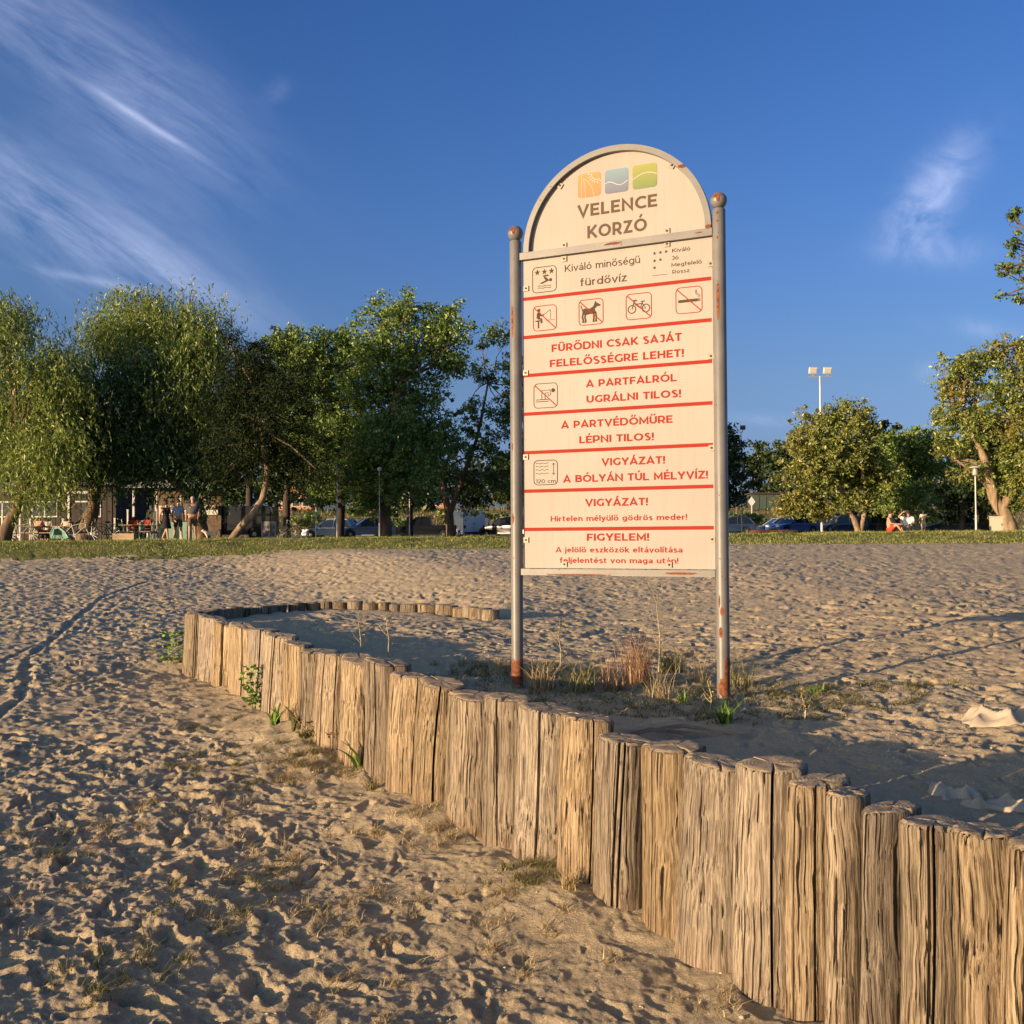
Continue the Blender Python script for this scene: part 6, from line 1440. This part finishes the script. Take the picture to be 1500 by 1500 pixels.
# ------------------------------------------------------------------ grass, weeds and litter
def blade_mat(name, a, b_, c_): 
    return leaf_mat(name, a, b_, c_, .19)
GR = blade_mat('bank_grass', (.07, .11, .018), (.20, .24, .045), (.42, .40, .12)); DRY = blade_mat('dry_straw', (.20, .14, .06), (.36, .27, .13), (.50, .40, .22)); GRN = blade_mat('fresh_green', (.05, .11, .015), (.10, .19, .03), (.18, .28, .05)); RED = blade_mat('reddish_seed_heads', (.22, .11, .06), (.34, .20, .11), (.45, .30, .17)); MIXG = blade_mat('mixed_sward', (.06, .07, .02), (.14, .14, .045), (.30, .25, .11))
def blades(name, P_, h, wd, lean, m, r_, seg=2, parent=None):
    """curved tapering blades rooted at P_ (n,3)"""
    n = len(P_); az = r_.uniform(0, 2*np.pi, n); d = np.stack([np.cos(az), np.sin(az), np.zeros(n)], 1); s_ = np.stack([-np.sin(az), np.cos(az), np.zeros(n)], 1)
    hh = h*r_.uniform(.45, 1.25, n); ln = lean*r_.uniform(.2, 1.4, n)*hh; V_ = []
    s_ = unit(s_+.6*d*r_.normal(size=(n, 1)))
    for k in range(seg+1):
        t = k/seg; c = P_ + d*(ln*t**2)[:, None]; c[:, 2] += hh*(t-.25*lean*t*t); w_ = wd*(1-t*.85)
        V_ += [c-s_*w_/2, c+s_*w_/2]
    V_ = np.stack(V_, 1).reshape(-1, 3); m_ = 2*(seg+1); b = np.arange(n)[:, None]*m_
    F_ = np.concatenate([b+np.array([[2*k, 2*k+1, 2*k+3, 2*k+2]]) for k in range(seg)], 0)
    return mesh_np(name, V_, F_, m, parent)
r5 = np.random.default_rng(5)
n = 90000; X_ = r5.uniform(-24, 25, n); Y_ = 33.2+ r5.random(n)**1.2*9; e_ = np.interp(X_, [-20, -8, 0, 6, 20], [34.5, 35, 34, 33.5, 33.5])+.5*vnoise(X_*1.1, Y_*1.1, 77)+.35*vnoise(X_*4, Y_*4, 78)
k_ = (Y_ > e_-.35) & (vnoise(X_*.9, Y_*.9, 12)+vnoise(X_*3, Y_*3, 13)*.6 > -.75+.9*np.clip(e_+.8-Y_, 0, 1)); X_ = X_[k_]; Y_ = Y_[k_]; e_ = e_[k_]
Z_ = macro(X_, Y_)+.06*fbm(X_*1.2, Y_*1.2, 21, 3)*sstep(0, 4.2, Y_-e_)
o = blades('grass', np.stack([X_, Y_, Z_-.01], 1), .085, .018, .8, GR, r5, 2); tag(o, 'short sunlit grass covering the bank above the beach', 'grass', kind='stuff')
n = 9000; X_ = r5.uniform(-24, 25, n); e_ = np.interp(X_, [-20, -8, 0, 6, 20], [34.5, 35, 34, 33.5, 33.5])+.5*vnoise(X_*1.1, X_*0+37.4, 77); Y_ = e_-r5.random(n)**1.6*3.2+.6
k_ = vnoise(X_*.7, Y_*.7, 15)+.7*vnoise(X_*2.3, Y_*2.3, 16) > -.1; X_ = X_[k_]; Y_ = Y_[k_]; o = blades('bank_edge_grass', np.stack([X_, Y_, macro(X_, Y_)-.02], 1), .06, .02, 1.0, MIXG, r5, 2); tag(o, 'thinning dry grass where the bank meets the sand', 'grass', kind='stuff')
# far slope grasses
n = 16000; X_ = r5.uniform(-60, 62, n); Y_ = 105+r5.random(n)*34; o = blades('slope_grass', np.stack([X_, Y_, macro(X_, Y_)], 1), .45, .12, .6, MIXG, r5, 1); tag(o, 'dry tufted grass on the slope beyond the car park', 'grass', kind='stuff')
def patch(cx_, cy_, R_, n, h, wd, lean, m, name, label=None, cat='plant', kind=None, group=None, seg=3, el=1.0, ang=0, tufts=0):
    a = r5.uniform(0, 2*np.pi, n); q_ = np.sqrt(r5.random(n))*R_
    x = q_*np.cos(a)*el; y = q_*np.sin(a); c, s = math.cos(ang), math.sin(ang); x, y = x*c-y*s, x*s+y*c
    if tufts:
        ti = r5.integers(0, tufts, n); ta = r5.uniform(0, 2*np.pi, tufts); tq = np.sqrt(r5.random(tufts))*R_; tx = tq*np.cos(ta)*el; ty = tq*np.sin(ta); tx, ty = tx*c-ty*s, tx*s+ty*c
        x = tx[ti]+r5.normal(0, .018, n); y = ty[ti]+r5.normal(0, .018, n)
    X_ = cx_+x; Y_ = cy_+y; z0_, sd_, dw_, ff_ = macro(X_, Y_, True); Z_ = z0_+micro(X_, Y_, sd_, dw_, ff_)
    zc = float(Z_.mean()); o = blades(name, np.stack([X_-cx_, Y_-cy_, Z_-zc-.004], 1), h, wd, lean, m, r5, seg); o.location = (cx_, cy_, zc)
    tag(o, label, cat if label and not kind else (cat if kind else None), group, kind); return o
def P2(px, py): q_ = gp(px, py); return q_.x, q_.y
# dry straw scattered over the foreground sand
for i, (px, py, R_, n, m) in enumerate([(370, 1120, .55, 900, MIXG), (250, 1200, .4, 300, DRY), (480, 1120, .35, 700, DRY), (300, 1060, .3, 200, MIXG), (260, 1370, .28, 230, MIXG), (130, 1240, .3, 160, DRY), (520, 1340, .25, 260, DRY), (430, 1250, .4, 300, DRY), (620, 1215, .22, 300, DRY), (760, 1285, .16, 260, MIXG), (240, 960, .5, 260, MIXG), (90, 1000, .3, 120, MIXG), (150, 1440, .2, 160, MIXG), (60, 1330, .3, 120, DRY), (800, 1400, .25, 120, DRY), (560, 1440, .3, 130, DRY), (340, 1310, .3, 200, MIXG), (20, 1250, .3, 120, MIXG), (700, 1340, .2, 100, DRY), (1020, 1455, .15, 40, DRY)]):
    x, y = P2(px, py); patch(x, y, R_*1.1, int(n*1.7), .06, .004, 1.6, m, 'dry_grass', 'thin patch of dry trodden grass on the foreground sand', 'grass', 'stuff', seg=2, tufts=max(6, n//14))
# vegetation round the foot of the sign
x, y = P2(900, 1015); patch(x, y, .8, 5200, .055, .0055, 1.5, MIXG, 'ground_cover', 'low sparse weeds spreading round the foot of the sign', 'weeds', 'stuff', el=1.8, ang=SANG, tufts=800)
x, y = P2(1170, 1030); patch(x, y, .5, 2600, .04, .006, 1.6, GRN if False else MIXG, 'ground_cover', 'dark creeping ground cover right of the sign', 'weeds', 'stuff', el=2.2, ang=.3, tufts=160)
x, y = P2(760, 985); patch(x, y, .35, 1400, .07, .005, 1.2, MIXG, 'ground_cover', 'low weeds behind the logs left of the sign', 'weeds', 'stuff', el=2.0, ang=SANG, tufts=50)
for px, py, h, n, wd, lean, m, lb in [(795, 1010, .22, 60, .005, .9, DRY, 'pale arching dry grass tuft beside the left post'), (850, 1015, .20, 45, .006, .5, MIXG, 'upright green and yellow weed between the posts, left of centre'), (935, 1000, .30, 130, .004, .45, RED, 'reddish tuft of seeding grass midway between the posts'),
    (900, 1010, .22, 70, .004, .6, RED, 'smaller reddish seed head tuft left of the tall one'), (985, 985, .22, 90, .005, .9, MIXG, 'green grass tuft right of the reddish grass'), (965, 1025, .20, 40, .004, .8, DRY, 'dry stalky tuft in front of the reddish grass'), (1020, 1000, .24, 36, .004, 1.2, DRY, 'pale curving stems just left of the right post'), (1080, 1005, .22, 40, .005, .8, MIXG, 'thin weed just behind the right post'), (735, 985, .12, 70, .004, 1.0, DRY, 'short dry tuft behind the logs left of the left post')]:
    x, y = P2(px, py); patch(x, y, .09, int(n*1.8), h*1.15, wd*1.15, lean, m, 'grass_tuft', lb, 'grass tuft', seg=4)
def rosette(px, py, h, n, wd, m, lb, name='leafy_plant'):
    x, y = P2(px, py); return patch(x, y, .035, n, h, wd, .75, m, name, lb, 'plant', seg=4)
rosette(1064, 1062, .13, 60, .012, GRN, 'bright green bushy seedling in front of the right post'); rosette(1000, 1030, .08, 30, .012, GRN, 'small bright green plant left of the right post'); rosette(860, 1012, .07, 26, .016, GRN, 'small dark green leafy plant left of the reddish grass'); rosette(1196, 1018, .06, 22, .014, GRN, 'small light green sprout on the open sand right of the sign')
rosette(530, 1125, .22, 7, .05, GRN, 'dock plant with broad upright leaves at the foot of the wall'); rosette(405, 1062, .17, 16, .032, GRN, 'leafy weed with pointed leaves at the foot of the wall'); rosette(435, 1070, .20, 10, .035, MIXG, 'second pointed leafed weed just right of the first')
rosette(445, 1085, .07, 40, .015, MIXG, 'low bushy weed below the pointed leafed weeds'); rosette(545, 1155, .10, 60, .006, MIXG, 'grassy tuft right of the dock plant'); rosette(610, 1160, .14, 60, .005, DRY, 'fan of dry grass against the wall below the middle logs')
rosette(745, 1275, .05, 50, .006, MIXG, 'tiny grass tuft under the middle of the wall'); rosette(835, 1300, .09, 60, .005, DRY, 'dry grass tuft between two logs near the centre')
def leafy(px, py, height, n, lb, m, spread=.07, sz=.045, stem=True, P0=None):
    """climbing weed: a stem with separate leaves"""
    x, y = P2(px, py) if P0 is None else (P0[0], P0[1]); z = gz(x, y) if P0 is None else P0[2]
    r_ = empty('climbing_weed', (x, y, z), 0, lb, 'plant'); t = r5.random(n); ph = r5.uniform(0, 2*np.pi, n)
    C_ = np.stack([spread*np.cos(ph)*r5.random(n)+.02*np.sin(t*7), spread*np.sin(ph)*.5*r5.random(n), .03+t*height], 1)
    a = unit(np.stack([np.cos(ph), np.sin(ph), r5.uniform(-.2, .7, n)], 1))*sz/2; b = unit(np.cross(a, r5.normal(size=(n, 3))+np.array([0, 0, .6])))*sz*.36
    v, f = quads_from(C_, a, b); mesh_np('leaves', v, f, m, r_)
    g = G(); g.tube([(0, 0, -.03), (.02, 0, height*.3), (-.01, 0, height*.7), (.02, 0, height)], [.005, .004, .003, .002], 5); g.build('stem', MIXG, r_, True); return r_
leafy(368, 1040, .34, 110, 'leafy green weed climbing the left part of the log wall', GRN, .10, .05); leafy(253, 975, .34, 90, 'bushy weed growing at the far left end of the wall', GRN, .20, .07); leafy(278, 985, .12, 30, 'small dark weed at the foot of the far logs', MIXG, .12, .05)
leafy(452, 1088, .10, 50, 'spreading low weed with small leaves near the pointed weeds', MIXG, .12, .03); leafy(500, 1100, .10, 40, 'dry leafed weed left of the dock plant', DRY, .12, .035)
q_ = on_z(1249, 1440, .12); leafy(0, 0, .42, 26, 'green leaved weed growing out of the gap between two near logs', GRN, .03, .055, P0=(q_.x-.02, q_.y-.02, .02)); q_ = on_z(1225, 1490, .02); leafy(0, 0, .05, 16, 'cluster of green leaves at the foot of the near logs', GRN, .10, .06, P0=(q_.x, q_.y, .0))
# tall thin stems
for px, py, H, lb in [(527, 968, .38, 'tall thin pale weed stalk behind the logs, left one'), (568, 970, .40, 'tall branching pale weed behind the logs, right one'), (965, 985, .62, 'single tall thin flowering stem behind the grass between the posts'), (820, 985, .36, 'thin stalk with small leaves right of the left post'), (1040, 1045, .22, 'thin dry stalk in front of the right post'), (1178, 1060, .18, 'lone dry stick standing in the sand right of the sign')]:
    x, y = P2(px, py); r_ = empty('weed_stalk', (x, y, gz(x, y)), 0, lb, 'plant'); g = G()
    g.tube([(0, 0, -.03), (.01, 0, H*.4), (-.01, .01, H*.75), (.02, 0, H)], [.005, .004, .003, .002], 5)
    for j in range(6 if H > .3 else 2):
        z = H*(.25+.12*j); a = r5.uniform(0, 6.28); l_ = H*.22; g.tube([(0, 0, z), (l_*.5*math.cos(a), l_*.5*math.sin(a), z+l_*.5), (l_*.8*math.cos(a), l_*.8*math.sin(a), z+l_)], [.003, .002, .0015], 4)
    g.build('stem', DRY, r_, True); nn_ = 22; t = r5.random(nn_); C_ = np.stack([r5.normal(0, H*.07, nn_), r5.normal(0, H*.07, nn_), H*(.3+.7*t)], 1); a = unit(r5.normal(size=(nn_, 3)))*.010; b = unit(np.cross(a, r5.normal(size=(nn_, 3))))*.005; v, f = quads_from(C_, a, b); mesh_np('leaves', v, f, MIXG, r_)
# dry rushes lying on the sand behind the logs
for px, py, a0, lb in [(960, 1083, .2, 'bundle of brown dry rushes lying on the sand behind the near logs'), (1000, 1078, -.1, 'second bundle of brown rushes pointing right')]:
    x, y = P2(px, py); z = gz(x, y); g = G()
    for j in range(9):
        o1 = r5.normal(0, .012, 2); L_ = r5.uniform(.15, .28); a = a0+r5.normal(0, .05); g.tube([(o1[0]-L_*math.cos(a), o1[1]-L_*math.sin(a), .012), (o1[0], o1[1], .035+r5.random()*.02), (o1[0]+L_*math.cos(a), o1[1]+L_*math.sin(a), .010)], .0022, 4)
    tag(g.build('dry_rushes', mat('brown_rush', (.42, .27, .17), .8, var=.3), None, True, loc=(x, y, z)), lb, 'dry rushes')
# half buried cloth
CL = mat('sandy_canvas', (.44, .37, .27), .95, var=.12, scale=8, bump=.3, bscale=200)
def rag(px, py, w_, d_, h_, rz, lb, seed):
    x, y = P2(px, py); z = gz(x, y); nx_, ny_ = 46, 30; u, v = np.meshgrid(np.linspace(-1, 1, nx_), np.linspace(-1, 1, ny_), indexing='ij')
    e = (1-u**4)*(1-v**4); X_ = u*w_/2*(1+.15*vnoise(v*2+seed, u, 3)); Y_ = v*d_/2*(1+.2*vnoise(u*2+seed, v, 4))
    tri_ = lambda q_: np.abs((q_ % 1)-.5)*2
    wq = u+.35*vnoise(u*1.5+seed, v*1.5, 9)
    Z_ = h_*(.15+.55*tri_(wq*.9+v*.35+seed)**1.5+.25*tri_(wq*1.3-v*.7+seed*2)**2)*np.clip(e*1.6, 0, 1)**.8*(1+.25*vnoise(u*3, v*3+seed, 6))-.012
    V_ = np.stack([X_.ravel(), Y_.ravel(), Z_.ravel()], 1); i = np.arange(nx_-1)[:, None]*ny_+np.arange(ny_-1)[None, :]; F_ = np.stack([i, i+ny_, i+ny_+1, i+1], -1).reshape(-1, 4)
    o = mesh_np('canvas_sheet', V_, F_, CL, smooth=True); o.location = (x, y, z+.005); o.rotation_euler = (0, 0, rz); md = o.modifiers.new('t', 'SOLIDIFY'); md.thickness = .004; tag(o, lb, 'canvas')
rag(1475, 1062, .42, .24, .10, -.2, 'crumpled beige canvas in the sun at the right edge of the sand', 1.3); rag(1398, 1168, .16, .13, .055, .1, 'folded beige canvas scrap in the shade behind the near logs', 4.1); rag(1468, 1182, .26, .10, .045, -.1, 'flatter beige canvas scrap right of the folded one', 7.7)
# pebbles and shell bits
n = 2600; PB_ = []
g = G(); rs = np.random.default_rng(9); n = 1500
th_ = rs.uniform(-.5, .5, n); rd = rs.uniform(2.0, 9, n)**1.0; X_ = rd*np.sin(th_); Y_ = rd*np.cos(th_); z0_, sd_, dw_, ff_ = macro(X_, Y_, True); Z_ = z0_+micro(X_, Y_, sd_, dw_, ff_)
sz = rs.gamma(2.0, .0016, n)+.0015; base = np.array([(1, 0, 0), (-1, 0, 0), (0, 1, 0), (0, -1, 0), (0, 0, 1), (0, 0, -1)], float); bf = np.array([(0, 2, 4), (2, 1, 4), (1, 3, 4), (3, 0, 4), (2, 0, 5), (1, 2, 5), (3, 1, 5), (0, 3, 5)])
V_ = (base[None]*sz[:, None, None]*rs.uniform(.6, 1.4, (n, 6, 1))*np.array([1, 1, .6]))+np.stack([X_, Y_, Z_+sz*.2], 1)[:, None]; F_ = (bf[None]+np.arange(n)[:, None, None]*6).reshape(-1, 3)
pm = mat('shell_grit', (.42, .36, .28), .8); o = mesh_np('pebbles', V_.reshape(-1, 3), F_, pm); tag(o, 'scattered pale shell bits and pebbles on the sand', 'pebbles', kind='stuff')
